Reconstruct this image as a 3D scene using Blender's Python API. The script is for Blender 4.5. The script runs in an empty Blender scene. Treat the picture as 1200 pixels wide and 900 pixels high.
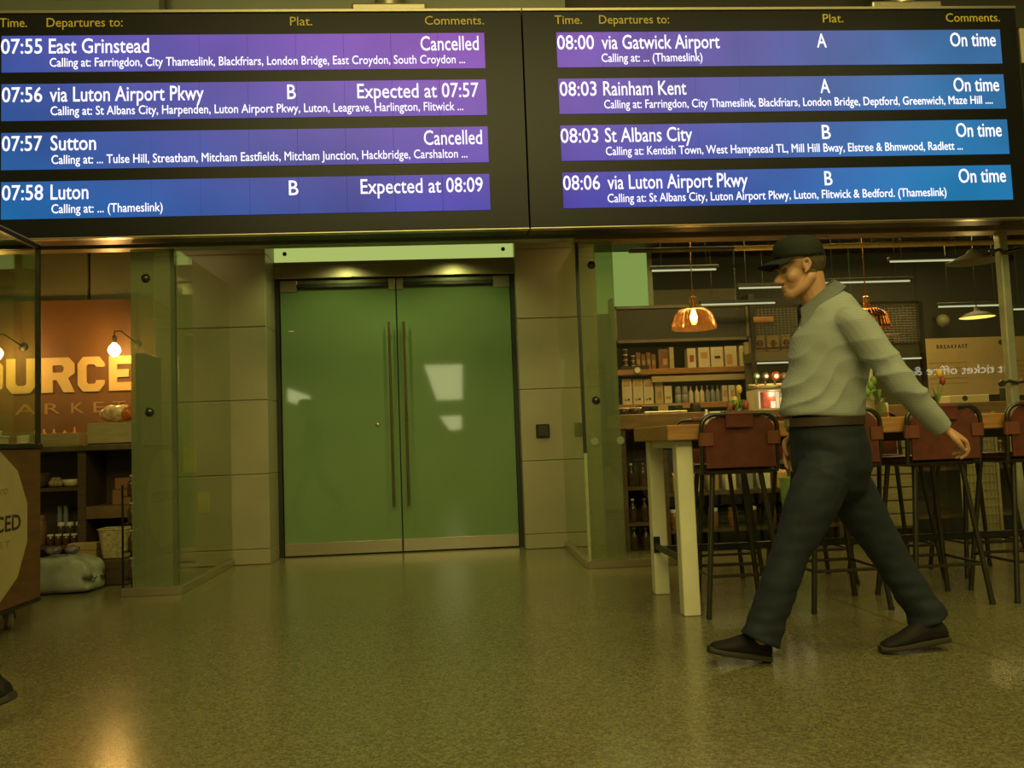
import bpy, bmesh, math, random
from math import sin, cos, pi, radians
from mathutils import Vector, Matrix, noise
random.seed(7)
C = bpy.context.scene.collection
SC = bpy.context.scene

# ------------------------------------------------------------------ camera
YAW, PITCH, ROLL, FPX, EYE = radians(-3.735), radians(3.95), radians(-2.162), 1000.0, 0.98
_f = Vector((-sin(YAW)*cos(PITCH), cos(YAW)*cos(PITCH), sin(PITCH)))
_r = Vector((cos(YAW), sin(YAW), 0)); _u = _r.cross(_f)
_r, _u = _r*cos(ROLL)+_u*sin(ROLL), -_r*sin(ROLL)+_u*cos(ROLL)
EYEP = Vector((0, 0, EYE))
cam = bpy.data.cameras.new('camera'); camo = bpy.data.objects.new('camera', cam); C.objects.link(camo)
cam.sensor_fit = 'HORIZONTAL'; cam.sensor_width = 36; cam.lens = 36*FPX/1200
cam.clip_start = 0.05; cam.clip_end = 100
camo.matrix_world = Matrix(((_r.x, _u.x, -_f.x, 0), (_r.y, _u.y, -_f.y, 0), (_r.z, _u.z, -_f.z, EYE), (0, 0, 0, 1)))
SC.camera = camo

def ray(px, py): return (px-600)/FPX*_r - (py-450)/FPX*_u + _f
def at(px, py, Y):
    d = ray(px, py); return EYEP + d*(Y/d.y)
def fl(px, py, z=0.0):
    d = ray(px, py); return EYEP + d*((z-EYE)/d.z)

# ------------------------------------------------------------------ world, exposure, lights
SC.view_settings.view_transform = 'Standard'; SC.view_settings.look = 'None'
SC.view_settings.gamma = 1.0; SC.view_settings.use_curve_mapping = False
SC.view_settings.exposure = 0.0
w = bpy.data.worlds.new('hall_gloom'); SC.world = w; w.use_nodes = True
w.node_tree.nodes['Background'].inputs[0].default_value = (0.50, 0.43, 0.13, 1)
w.node_tree.nodes['Background'].inputs[1].default_value = 0.27
HALL = (1.0, 0.86, 0.30)
def area(name, loc, size, power, color, rot=(0, 0, 0)):
    l = bpy.data.lights.new(name, 'AREA'); l.shape = 'RECTANGLE'; l.size, l.size_y = size
    l.energy = power; l.color = color
    o = bpy.data.objects.new(name, l); o.location = loc; o.rotation_euler = rot; C.objects.link(o); return o
def point(name, loc, power, color, r=0.03):
    l = bpy.data.lights.new(name, 'POINT'); l.energy = power; l.color = color; l.shadow_soft_size = r
    o = bpy.data.objects.new(name, l); o.location = loc; C.objects.link(o); return o
def spot(name, loc, power, color, ang, rot=(0, 0, 0), r=0.02):
    l = bpy.data.lights.new(name, 'SPOT'); l.energy = power; l.color = color; l.spot_size = ang; l.spot_blend = 0.6; l.shadow_soft_size = r
    o = bpy.data.objects.new(name, l); o.location = loc; o.rotation_euler = rot; C.objects.link(o); return o
area('hall_ceiling_light', (0.6, 1.0, 5.6), (5, 2.5), 120, HALL)
area('hall_ceiling_light', (-0.5, -6, 7.6), (9, 2.5), 520, HALL, (radians(48), 0, 0))
area('hall_ceiling_light', (4.2, 2.2, 5.2), (2.5, 2.0), 60, HALL)
for x in (-1.1, 0.0): spot('recess_downlight', (x, 7.15, 2.90), 30, (0.88, 0.92, 0.32), radians(120), (radians(18), 0, 0))
area('shop_fill_light', (2.6, 7.6, 2.90), (2.4, 0.5), 34, (1.0, 0.74, 0.26))  # unseen fill lamps, this and the next, added to brighten the shop interior
area('shop_fill_light', (4.8, 8.4, 2.90), (1.8, 0.5), 30, (1.0, 0.74, 0.27))
area('under_counter_strip', (2.55, 7.6, 1.045), (1.3, 0.25), 2.2, (1.0, 0.85, 0.45))
area('bay_fill_light', (-2.6, 7.0, 2.90), (0.9, 0.4), 4, (1.0, 0.80, 0.30))  # unseen lamp added to lift the dark inside of the left bay

# ------------------------------------------------------------------ materials
def nodes_of(m):
    m.use_nodes = True; n = m.node_tree; return n, n.nodes['Principled BSDF']
def mat(name, col, rough=0.5, metal=0.0, var=0.12, scale=9.0, spec=0.5, bump=0.0, stretch=None, coat=0.0):
    m = bpy.data.materials.new(name); t, b = nodes_of(m)
    b.inputs['Roughness'].default_value = rough; b.inputs['Metallic'].default_value = metal
    b.inputs['Specular IOR Level'].default_value = spec
    b.inputs['Coat Weight'].default_value = coat
    tc = t.nodes.new('ShaderNodeTexCoord'); mp = t.nodes.new('ShaderNodeMapping')
    if stretch: mp.inputs['Scale'].default_value = stretch
    nz = t.nodes.new('ShaderNodeTexNoise'); nz.inputs['Scale'].default_value = scale; nz.inputs['Detail'].default_value = 4
    t.links.new(tc.outputs['Object'], mp.inputs[0]); t.links.new(mp.outputs[0], nz.inputs['Vector'])
    rp = t.nodes.new('ShaderNodeValToRGB')
    rp.color_ramp.elements[0].position = 0.3; rp.color_ramp.elements[1].position = 0.7
    rp.color_ramp.elements[0].color = (*[c*(1-var) for c in col], 1)
    rp.color_ramp.elements[1].color = (*[min(1, c*(1+var)) for c in col], 1)
    t.links.new(nz.outputs['Fac'], rp.inputs[0]); t.links.new(rp.outputs[0], b.inputs['Base Color'])
    if bump:
        bp = t.nodes.new('ShaderNodeBump'); bp.inputs['Strength'].default_value = bump; bp.inputs['Distance'].default_value = 0.01
        t.links.new(nz.outputs['Fac'], bp.inputs['Height']); t.links.new(bp.outputs[0], b.inputs['Normal'])
    return m
def emat(name, col, strength):
    m = bpy.data.materials.new(name); m.use_nodes = True; t = m.node_tree; t.nodes.clear()
    e = t.nodes.new('ShaderNodeEmission'); e.inputs[0].default_value = (*col, 1); e.inputs[1].default_value = strength
    o = t.nodes.new('ShaderNodeOutputMaterial'); t.links.new(e.outputs[0], o.inputs[0]); return m
def glassmat(name, tint, body=None, bodyfac=0.0, ior=1.6, rough=0.0, boost=1.0):
    """thin architectural pane: tinted see-through + fresnel mirror + optional frosted body"""
    m = bpy.data.materials.new(name); m.use_nodes = True; t = m.node_tree; t.nodes.clear()
    tr = t.nodes.new('ShaderNodeBsdfTransparent'); tr.inputs[0].default_value = (*tint, 1)
    gl = t.nodes.new('ShaderNodeBsdfGlossy'); gl.inputs['Roughness'].default_value = rough; gl.inputs[0].default_value = (0.9, 0.95, 0.85, 1)
    src = tr
    if bodyfac > 0:
        df = t.nodes.new('ShaderNodeBsdfDiffuse'); df.inputs[0].default_value = (*body, 1)
        mx0 = t.nodes.new('ShaderNodeMixShader'); mx0.inputs[0].default_value = bodyfac
        t.links.new(tr.outputs[0], mx0.inputs[1]); t.links.new(df.outputs[0], mx0.inputs[2]); src = mx0
    fr = t.nodes.new('ShaderNodeFresnel'); gm = t.nodes.new('ShaderNodeNewGeometry')      # same reflectance on both faces of the pane
    io = t.nodes.new('ShaderNodeMapRange'); io.inputs[3].default_value = ior; io.inputs[4].default_value = 1/ior
    t.links.new(gm.outputs['Backfacing'], io.inputs[0]); t.links.new(io.outputs[0], fr.inputs[0])
    mx = t.nodes.new('ShaderNodeMixShader'); t.links.new(fr.outputs[0], mx.inputs[0])
    t.links.new(src.outputs[0], mx.inputs[1]); t.links.new(gl.outputs[0], mx.inputs[2])
    o = t.nodes.new('ShaderNodeOutputMaterial'); t.links.new(mx.outputs[0], o.inputs[0]); return m

M = {}
def floor_mat():
    m = bpy.data.materials.new('terrazzo'); t, b = nodes_of(m)
    tc = t.nodes.new('ShaderNodeTexCoord')
    v = t.nodes.new('ShaderNodeTexVoronoi'); v.inputs['Scale'].default_value = 95
    v2 = t.nodes.new('ShaderNodeTexVoronoi'); v2.inputs['Scale'].default_value = 210
    nz = t.nodes.new('ShaderNodeTexNoise'); nz.inputs['Scale'].default_value = 1.3
    for n in (v, v2, nz): t.links.new(tc.outputs['Object'], n.inputs['Vector'])
    sep = t.nodes.new('ShaderNodeSeparateColor'); t.links.new(v.outputs['Color'], sep.inputs[0])
    sep2 = t.nodes.new('ShaderNodeSeparateColor'); t.links.new(v2.outputs['Color'], sep2.inputs[0])
    ad = t.nodes.new('ShaderNodeMath'); ad.operation = 'ADD'
    t.links.new(sep.outputs[0], ad.inputs[0]); t.links.new(sep2.outputs[1], ad.inputs[1])
    rp = t.nodes.new('ShaderNodeValToRGB')
    e = rp.color_ramp.elements
    e[0].position = 0.25; e[0].color = (0.105, 0.097, 0.044, 1)
    e[1].position = 0.95; e[1].color = (0.265, 0.24, 0.108, 1)
    x = e.new(0.5); x.color = (0.16, 0.146, 0.064, 1)
    hf = t.nodes.new('ShaderNodeMath'); hf.operation = 'MULTIPLY'; hf.inputs[1].default_value = 0.5
    t.links.new(ad.outputs[0], hf.inputs[0]); t.links.new(hf.outputs[0], rp.inputs[0])
    t.links.new(rp.outputs[0], b.inputs['Base Color'])
    mr = t.nodes.new('ShaderNodeMapRange'); mr.inputs[3].default_value = 0.16; mr.inputs[4].default_value = 0.25
    t.links.new(nz.outputs['Fac'], mr.inputs[0]); t.links.new(mr.outputs[0], b.inputs['Roughness'])
    b.inputs['Specular IOR Level'].default_value = 0.6
    return m
M['floor'] = floor_mat()
M['stone'] = mat('pale_stone', (0.30, 0.27, 0.16), 0.35, var=0.10, scale=2.2)
M['steel'] = mat('brushed_steel', (0.55, 0.48, 0.32), 0.28, 0.9, var=0.08, scale=30, stretch=(1, 1, 30))
M['fascia'] = mat('grey_green_fascia', (0.17, 0.18, 0.115), 0.3, 0.3, var=0.1, scale=2)
M['black'] = mat('board_black', (0.008, 0.008, 0.007), 0.35, var=0.2, scale=3, spec=0.25)
M['black_metal'] = mat('black_metal', (0.035, 0.032, 0.024), 0.33, 0.6, var=0.2)
M['dark_frame'] = mat('dark_frame', (0.025, 0.028, 0.018), 0.4, 0.2)
M['gunmetal'] = mat('gunmetal_tube', (0.085, 0.075, 0.05), 0.3, 0.85, var=0.1)
M['door_glass'] = mat('frosted_green_glass', (0.155, 0.24, 0.098), 0.04, var=0.06, scale=1.2, spec=0.65)
M['clear'] = glassmat('clear_green_glass', (0.93, 0.96, 0.88), ior=1.55)
M['shop_glass'] = glassmat('shopfront_glass', (0.965, 0.97, 0.93), ior=1.42)
M['strip_glass'] = glassmat('green_edge_glass', (0.72, 0.78, 0.60), (0.30, 0.34, 0.17), 0.30, ior=1.7)
M['wood'] = mat('oiled_wood', (0.36, 0.17, 0.045), 0.42, var=0.25, scale=5, stretch=(1, 14, 14))
M['dark_wood'] = mat('dark_wood', (0.075, 0.045, 0.018), 0.5, var=0.3, scale=5, stretch=(1, 10, 10))
M['pale_wood'] = mat('pale_wood', (0.42, 0.33, 0.15), 0.55, var=0.15, scale=6, stretch=(1, 10, 10))
M['white_paint'] = mat('cream_paint', (0.72, 0.68, 0.44), 0.4, var=0.04)
M['leather'] = mat('red_brown_leather', (0.105, 0.024, 0.010), 0.45, var=0.25, scale=14, bump=0.15)
M['sign_brown'] = mat('brown_sign_board', (0.16, 0.075, 0.024), 0.6, var=0.12, scale=3)
M['sign_cream'] = mat('cream_lettering', (0.60, 0.44, 0.18), 0.6, var=0.05)
M['sign_dim'] = mat('faded_lettering', (0.34, 0.21, 0.075), 0.6, var=0.05)
M['cart_brown'] = mat('cart_brown_ply', (0.135, 0.058, 0.018), 0.5, var=0.18, scale=5, stretch=(1, 1, 6))
M['sticker'] = mat('cream_paper_label', (0.46, 0.37, 0.16), 0.6, var=0.06)
M['ink'] = mat('dark_ink', (0.06, 0.038, 0.018), 0.6)
M['ink_pale'] = mat('faint_ink', (0.30, 0.23, 0.10), 0.6)
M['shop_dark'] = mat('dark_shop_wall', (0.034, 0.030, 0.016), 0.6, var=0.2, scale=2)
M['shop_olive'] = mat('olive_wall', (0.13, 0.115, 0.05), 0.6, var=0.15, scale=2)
M['panel_grey'] = mat('grey_green_panel', (0.20, 0.19, 0.10), 0.5, var=0.1, scale=2)
M['cream_box'] = mat('cream_card', (0.62, 0.53, 0.32), 0.5, var=0.05)
M['tan_card'] = mat('tan_card', (0.36, 0.25, 0.10), 0.55, var=0.1)
M['brown_card'] = mat('brown_card', (0.22, 0.10, 0.035), 0.5, var=0.2)
M['gold_card'] = mat('gold_label', (0.55, 0.30, 0.07), 0.5)
M['red_card'] = mat('red_print', (0.42, 0.07, 0.04), 0.5)
M['white_lid'] = mat('white_lid', (0.72, 0.68, 0.52), 0.35)
M['jar_dark'] = mat('dark_jar', (0.07, 0.035, 0.02), 0.12, var=0.3)
M['jar_blue'] = mat('blue_grey_label', (0.26, 0.27, 0.26), 0.4)
M['amber'] = mat('amber_jar', (0.25, 0.10, 0.02), 0.15, var=0.3)
M['copper'] = mat('copper', (0.85, 0.36, 0.12), 0.18, 1.0, var=0.05)
M['green_leaf'] = mat('green_leaf', (0.16, 0.26, 0.04), 0.5, var=0.3)
M['tulip_red'] = mat('tulip_red', (0.35, 0.05, 0.02), 0.5, var=0.3, scale=20)
M['tulip_yellow'] = mat('tulip_yellow', (0.75, 0.50, 0.05), 0.5, var=0.15, scale=20)
M['vase_glass'] = glassmat('vase_glass', (0.80, 0.82, 0.60), (0.5, 0.48, 0.2), 0.12, ior=1.5)
M['amber_glass'] = glassmat('amber_lamp_glass', (0.97, 0.78, 0.50), (0.75, 0.36, 0.10), 0.08, ior=1.6)
M['plastic_bag'] = mat('milky_plastic', (0.36, 0.38, 0.29), 0.22, var=0.3, scale=6)
M['wicker'] = mat('wicker', (0.36, 0.30, 0.14), 0.6, var=0.35, scale=40, bump=0.6)
M['purple_film'] = mat('purple_film', (0.16, 0.13, 0.16), 0.25, var=0.5, scale=30)
M['orange_film'] = mat('orange_film', (0.70, 0.16, 0.03), 0.22, var=0.4, scale=20)
M['clear_film'] = mat('clear_film', (0.72, 0.52, 0.26), 0.2, var=0.4, scale=25)
M['onion'] = mat('onion_skin', (0.60, 0.26, 0.07), 0.4, var=0.3, scale=25)
M['skin'] = mat('skin', (0.52, 0.275, 0.135), 0.5, var=0.07, scale=14)
M['jeans'] = mat('navy_denim', (0.010, 0.015, 0.024), 0.8, var=0.3, scale=18)
M['shoe'] = mat('black_shoe', (0.012, 0.011, 0.008), 0.75, var=0.2, spec=0.25)
M['sole'] = mat('shoe_sole', (0.035, 0.028, 0.014), 0.7)
M['cap'] = mat('dark_green_cap', (0.036, 0.042, 0.026), 0.8, var=0.15)
M['hair'] = mat('grey_brown_hair', (0.16, 0.115, 0.06), 0.7, var=0.3, scale=60)
M['belt'] = mat('brown_belt', (0.05, 0.03, 0.015), 0.5)
M['undershirt'] = mat('dark_undershirt', (0.02, 0.03, 0.045), 0.8)
M['black_rubber'] = mat('black_rubber', (0.02, 0.02, 0.015), 0.6)
M['mesh_wire'] = mat('dull_wire', (0.20, 0.18, 0.10), 0.4, 0.5)
M['white_plastic'] = mat('white_plastic', (0.62, 0.58, 0.42), 0.4)
M['green_plastic'] = mat('green_plastic', (0.20, 0.32, 0.09), 0.4)
M['led_text'] = emat('led_lettering', (1.0, 0.95, 0.98), 1.25)
M['gold_text'] = mat('gold_lettering', (0.80, 0.62, 0.09), 0.5)
M['tube_on'] = emat('tube_light_on', (0.85, 0.85, 0.50), 0.72)
M['bulb_on'] = emat('bulb_on', (1.0, 0.62, 0.20), 22)
M['bulb_hot'] = emat('bulb_hot', (1.0, 0.60, 0.17), 60)
M['shade_in'] = emat('glowing_shade', (1.0, 0.72, 0.14), 1.5)
M['lit_frost'] = emat('backlit_frosted_glass', (0.42, 0.52, 0.14), 0.95)
M['lit_green'] = emat('backlit_green_glass', (0.32, 0.46, 0.11), 0.72)
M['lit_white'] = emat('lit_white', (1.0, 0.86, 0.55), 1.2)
M['lit_blue'] = emat('lit_blue', (0.15, 0.5, 0.8), 0.8)

def shirt_mat():
    m = bpy.data.materials.new('checked_shirt'); t, b = nodes_of(m); b.inputs['Roughness'].default_value = 0.85
    tc = t.nodes.new('ShaderNodeTexCoord'); sx = t.nodes.new('ShaderNodeSeparateXYZ'); t.links.new(tc.outputs['Object'], sx.inputs[0])
    def stripe(out, freq):
        a = t.nodes.new('ShaderNodeMath'); a.operation = 'MULTIPLY'; a.inputs[1].default_value = freq; t.links.new(out, a.inputs[0])
        s = t.nodes.new('ShaderNodeMath'); s.operation = 'SINE'; t.links.new(a.outputs[0], s.inputs[0])
        g = t.nodes.new('ShaderNodeMapRange'); g.inputs[1].default_value = -1; t.links.new(s.outputs[0], g.inputs[0]); return g.outputs[0]
    h = stripe(sx.outputs[2], 1050); v = stripe(sx.outputs[0], 1050)
    ad = t.nodes.new('ShaderNodeMath'); ad.operation = 'ADD'; t.links.new(h, ad.inputs[0])
    v2 = t.nodes.new('ShaderNodeMath'); v2.operation = 'MULTIPLY'; v2.inputs[1].default_value = 0.5; t.links.new(v, v2.inputs[0]); t.links.new(v2.outputs[0], ad.inputs[1])
    rp = t.nodes.new('ShaderNodeValToRGB'); rp.color_ramp.elements[0].color = (0.205, 0.23, 0.205, 1); rp.color_ramp.elements[1].color = (0.42, 0.44, 0.39, 1)
    dv = t.nodes.new('ShaderNodeMath'); dv.operation = 'MULTIPLY'; dv.inputs[1].default_value = 0.67; t.links.new(ad.outputs[0], dv.inputs[0])
    t.links.new(dv.outputs[0], rp.inputs[0]); t.links.new(rp.outputs[0], b.inputs['Base Color']); return m
M['shirt'] = shirt_mat(); M['coat'] = mat('dark_coat', (0.03, 0.03, 0.028), 0.8)

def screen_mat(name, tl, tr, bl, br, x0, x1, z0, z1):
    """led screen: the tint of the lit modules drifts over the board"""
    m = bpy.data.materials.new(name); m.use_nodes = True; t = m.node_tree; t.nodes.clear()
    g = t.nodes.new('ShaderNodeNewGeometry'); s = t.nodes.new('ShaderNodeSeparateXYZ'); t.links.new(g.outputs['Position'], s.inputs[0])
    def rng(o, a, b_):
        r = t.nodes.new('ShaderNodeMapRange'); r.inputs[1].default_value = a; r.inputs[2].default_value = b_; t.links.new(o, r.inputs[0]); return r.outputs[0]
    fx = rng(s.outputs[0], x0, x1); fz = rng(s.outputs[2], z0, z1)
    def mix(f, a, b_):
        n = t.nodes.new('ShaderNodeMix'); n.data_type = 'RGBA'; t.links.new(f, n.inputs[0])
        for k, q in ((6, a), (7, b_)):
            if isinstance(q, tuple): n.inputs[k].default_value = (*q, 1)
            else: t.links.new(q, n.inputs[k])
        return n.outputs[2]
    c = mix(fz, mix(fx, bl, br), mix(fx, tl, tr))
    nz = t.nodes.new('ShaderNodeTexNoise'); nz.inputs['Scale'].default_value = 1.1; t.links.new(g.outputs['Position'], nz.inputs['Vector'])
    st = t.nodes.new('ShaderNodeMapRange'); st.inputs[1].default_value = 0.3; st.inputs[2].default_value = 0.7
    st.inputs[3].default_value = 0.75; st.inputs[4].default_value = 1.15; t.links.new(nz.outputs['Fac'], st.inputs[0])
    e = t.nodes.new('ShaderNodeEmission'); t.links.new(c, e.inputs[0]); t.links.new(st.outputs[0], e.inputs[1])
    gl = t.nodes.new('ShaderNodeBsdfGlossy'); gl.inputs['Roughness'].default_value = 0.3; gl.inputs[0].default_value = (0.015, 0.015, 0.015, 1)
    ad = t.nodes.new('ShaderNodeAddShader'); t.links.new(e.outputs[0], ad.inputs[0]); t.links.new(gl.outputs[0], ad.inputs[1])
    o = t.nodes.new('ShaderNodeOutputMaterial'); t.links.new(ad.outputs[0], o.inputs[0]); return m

# ------------------------------------------------------------------ mesh builder
class MB:
    def __init__(s): s.bm = bmesh.new()
    def box(s, lo, hi, bev=0.0, rot=None, seg=1):
        lo, hi = Vector(lo), Vector(hi); c = (lo+hi)/2; d = hi-lo
        r = bmesh.ops.create_cube(s.bm, size=1.0); vs = r['verts']
        for v in vs: v.co = Vector((v.co.x*d.x, v.co.y*d.y, v.co.z*d.z))
        if bev > 0:
            es = list({e for v in vs for e in v.link_edges})
            o = bmesh.ops.bevel(s.bm, geom=es, offset=min(bev, min(d)*0.45), segments=seg, affect='EDGES', profile=0.5)
            vs = list({v for f in o['faces'] for v in f.verts} | {v for v in vs if v.is_valid})
        for v in vs:
            if rot: v.co = rot @ v.co
            v.co += c
        return vs
    def tube(s, pts, rad, n=10, cap=True, closed=False, ry=None, up=None):
        """swept elliptical tube through pts; rad may be a list; ry = second radius (along `up`-perpendicular)"""
        pts = [Vector(p) for p in pts]; N = len(pts)
        if not hasattr(rad, '__len__'): rad = [rad]*N
        if ry is None: ry = rad
        elif not hasattr(ry, '__len__'): ry = [ry]*N
        rings = []; ref = Vector(up) if up else None
        prev = None
        for i, p in enumerate(pts):
            if closed: t = pts[(i+1) % N]-pts[i-1]
            elif i == 0: t = pts[1]-p
            elif i == N-1: t = p-pts[i-1]
            else: t = (pts[i+1]-p).normalized()+(p-pts[i-1]).normalized()
            t.normalize()
            if ref is not None: a = ref - t*ref.dot(t)
            elif prev is not None: a = prev - t*prev.dot(t)
            else:
                q = Vector((0, 0, 1)) if abs(t.z) < 0.9 else Vector((0, 1, 0)); a = q - t*q.dot(t)
            if a.length < 1e-6: a = Vector((1, 0, 0)) - t*t.x
            a.normalize(); b = t.cross(a); prev = a
            rings.append([s.bm.verts.new(p + a*cos(2*pi*k/n)*rad[i] + b*sin(2*pi*k/n)*ry[i]) for k in range(n)])
        R = list(zip(rings, rings[1:])) + ([(rings[-1], rings[0])] if closed else [])
        for A, B in R:
            for k in range(n): s.bm.faces.new((A[k], A[(k+1) % n], B[(k+1) % n], B[k]))
        if cap and not closed:
            s.bm.faces.new(rings[0][::-1]); s.bm.faces.new(rings[-1])
    def lathe(s, prof, c, n=20, axis=None, cap=True):
        """profile [(r,h)] about the z axis at c"""
        rot = Matrix.Identity(3) if axis is None else Vector((0, 0, 1)).rotation_difference(Vector(axis).normalized()).to_matrix()
        c = Vector(c)
        rings = [[s.bm.verts.new(c + rot @ Vector((r*cos(2*pi*k/n), r*sin(2*pi*k/n), h))) for k in range(n)] for r, h in prof]
        for A, B in zip(rings, rings[1:]):
            for k in range(n): s.bm.faces.new((A[k], A[(k+1) % n], B[(k+1) % n], B[k]))
        if cap:
            s.bm.faces.new(rings[0][::-1]); s.bm.faces.new(rings[-1])
    def ball(s, c, r, rot=None, u=16, v=10):
        r = Vector(r) if hasattr(r, '__len__') else Vector((r, r, r)); c = Vector(c)
        o = bmesh.ops.create_uvsphere(s.bm, u_segments=u, v_segments=v, radius=1)
        for q in o['verts']:
            p = Vector((q.co.x*r.x, q.co.y*r.y, q.co.z*r.z))
            q.co = (rot @ p if rot else p) + c
        return o['verts']
    def prism(s, poly, vec):
        vec = Vector(vec); a = [s.bm.verts.new(Vector(p)) for p in poly]; b = [s.bm.verts.new(Vector(p)+vec) for p in poly]
        n = len(a); s.bm.faces.new(a[::-1]); s.bm.faces.new(b)
        for k in range(n): s.bm.faces.new((a[k], a[(k+1) % n], b[(k+1) % n], b[k]))
    def build(s, name, m, parent=None, smooth=False, origin=None):
        bmesh.ops.recalc_face_normals(s.bm, faces=s.bm.faces)
        if smooth is True:
            for f in s.bm.faces: f.smooth = True
        elif smooth:
            for f in s.bm.faces: f.smooth = True
            for e in s.bm.edges:
                if len(e.link_faces) == 2 and e.calc_face_angle() > smooth: e.smooth = False
        me = bpy.data.meshes.new(name); s.bm.to_mesh(me); s.bm.free()
        me.materials.append(M[m] if isinstance(m, str) else m)
        o = bpy.data.objects.new(name, me); C.objects.link(o)
        if parent: put(o, parent)
        elif origin is not None:
            o.location = origin; me.transform(Matrix.Translation(-Vector(origin)))
        return o
def put(o, parent):
    """world-space mesh made a child of an unrotated empty"""
    p = parent; off = Vector((0, 0, 0))
    while p is not None: off += p.location; p = p.parent
    if o.type == 'MESH': o.data.transform(Matrix.Translation(-off))
    o.parent = parent
def tag(o, label, cat, group=None, kind=None):
    o['label'] = label; o['category'] = cat
    if group: o['group'] = group
    if kind: o['kind'] = kind
    return o
def thing(name, label, cat, loc=(0, 0, 0), group=None):
    o = bpy.data.objects.new(name, None); C.objects.link(o); o.location = loc; o.empty_display_size = 0.1
    return tag(o, label, cat, group)
def struct(o): o['kind'] = 'structure'; return o
def dup(root, loc, label=None, rz=None):
    r = root.copy(); C.objects.link(r); r.location = loc
    if rz is not None: r.rotation_euler = (0, 0, rz)
    if label: r['label'] = label
    for ch in list(root.children):
        c = ch.copy(); C.objects.link(c); c.parent = r
        for g in list(ch.children):
            d = g.copy(); C.objects.link(d); d.parent = c
    return r
def sub(n, lo, hi, m, parent, bev=0.0, smooth=False):
    b = MB(); b.box(lo, hi, bev); return b.build(n, m, parent, smooth)

def text(name, s, x0, x1, zbase, cap, y, m, parent=None, normal='-Y', align='fit', bold=0.0, depth=0.004, space=1.0):
    """lettering on a plane Y=y facing -Y (or X=y facing +X; or facing +Y). x0..x1: extent, cap: capital height"""
    cu = bpy.data.curves.new(name, 'FONT'); cu.body = s; cu.size = 1.0; cu.extrude = 0.0; cu.offset = bold; cu.resolution_u = 3
    cu.space_character = space
    o = bpy.data.objects.new(name, cu); C.objects.link(o)
    dg = bpy.context.evaluated_depsgraph_get()
    me = bpy.data.meshes.new_from_object(o.evaluated_get(dg)); bpy.data.objects.remove(o); bpy.data.curves.remove(cu)
    xs = [v.co.x for v in me.vertices]; a, b = min(xs), max(xs)
    CAP = 0.682
    sx = (x1-x0)/(b-a) if align == 'fit' else cap/CAP
    for v in me.vertices:
        X = x0+(v.co.x-a)*sx; Z = zbase+v.co.y*cap/CAP
        if normal == '-Y': v.co = (X, y, Z)
        elif normal == '+Y': v.co = (x0+x1-X, y, Z)
        else: v.co = (y, X, Z)
    bm = bmesh.new(); bm.from_mesh(me); bpy.data.meshes.remove(me)
    d = {'-Y': Vector((0, -depth, 0)), '+Y': Vector((0, depth, 0)), '+X': Vector((depth, 0, 0))}[normal]
    r = bmesh.ops.extrude_face_region(bm, geom=bm.faces[:])
    for v in r['geom']:
        if isinstance(v, bmesh.types.BMVert): v.co += d
    k = MB(); k.bm.free(); k.bm = bm
    return k.build(name, m, parent)

# ================================================================== SETTING
YD, YPL, YPR, YGL, YGR, YB = 8.1, 7.7, 7.9, 6.27, 6.55, 6.0
b = MB(); b.box((-14, -12, -0.1), (14, 14, 0)); struct(b.build('floor', 'floor'))
# brass coloured expansion joint in the floor
p, q = fl(1005, 712), fl(1200, 782); d = (q-p).normalized()
nrm = Vector((-d.y, d.x, 0))*0.003
b = MB(); b.prism([p-d*0.3-nrm, p-d*0.3+nrm, q+d*3+nrm, q+d*3-nrm], (0, 0, 0.0012)); struct(b.build('trim_1', mat('joint_filler', (0.10, 0.085, 0.04), 0.5)))

def stone(name, x0, x1, y0, y1, zs, skirt=None):
    b = MB()
    for a, c in zip(zs, zs[1:]): b.box((x0, y0, a+0.004), (x1, y1, c-0.004), 0.004)
    b.box((x0+0.004, y0+0.012, 0), (x1-0.004, y1, zs[-1]))
    return struct(b.build(name, 'stone'))
stone('wall_left', -2.66, -1.68, YPL, 8.3, (0, 0.133, 0.788, 1.445, 2.101, 2.76, 3.3))
stone('wall_right', 0.585, 1.33, YPR, 8.3, (0, 0.134, 0.806, 1.47, 2.135, 2.8, 3.3))
# vertical joint returns are the door jamb
b = MB(); b.box((-1.68, YD-0.02, 0), (-1.64, YD+0.12, 2.62)); b.box((0.545, YD-0.02, 0), (0.585, YD+0.12, 2.62)); b.box((-1.64, YD+0.02, 2.585), (0.545, YD+0.12, 2.62)); b.box((-1.64, YD+0.035, 0), (0.545, YD+0.12, 2.6))  # last box: dark sheet added behind the leaves, shade for their gap
struct(b.build('trim_2', 'dark_frame'))
b = MB(); b.box((-1.68, YD-0.05, 2.60), (0.585, YD+0.12, 2.725), 0.004); b.box((-1.68, YD-0.045, 2.732), (0.585, YD+0.12, 2.757), 0.003); struct(b.build('trim_3', 'steel'))
# backlit transom
win = b = MB(); b.box((-1.68, YD-0.01, 2.76), (0.585, YD+0.02, 3.25)); tr = struct(b.build('window_1', 'lit_frost'))
for x in (-1.58, 0.49):
    b = MB(); b.lathe([(0.012, 0), (0.020, 0.004), (0.020, 0.012), (0.010, 0.018)], (x, YD-0.01, 2.842), 14, (0, -1, 0)); b.build('bolt', 'gunmetal', tr, True)
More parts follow.
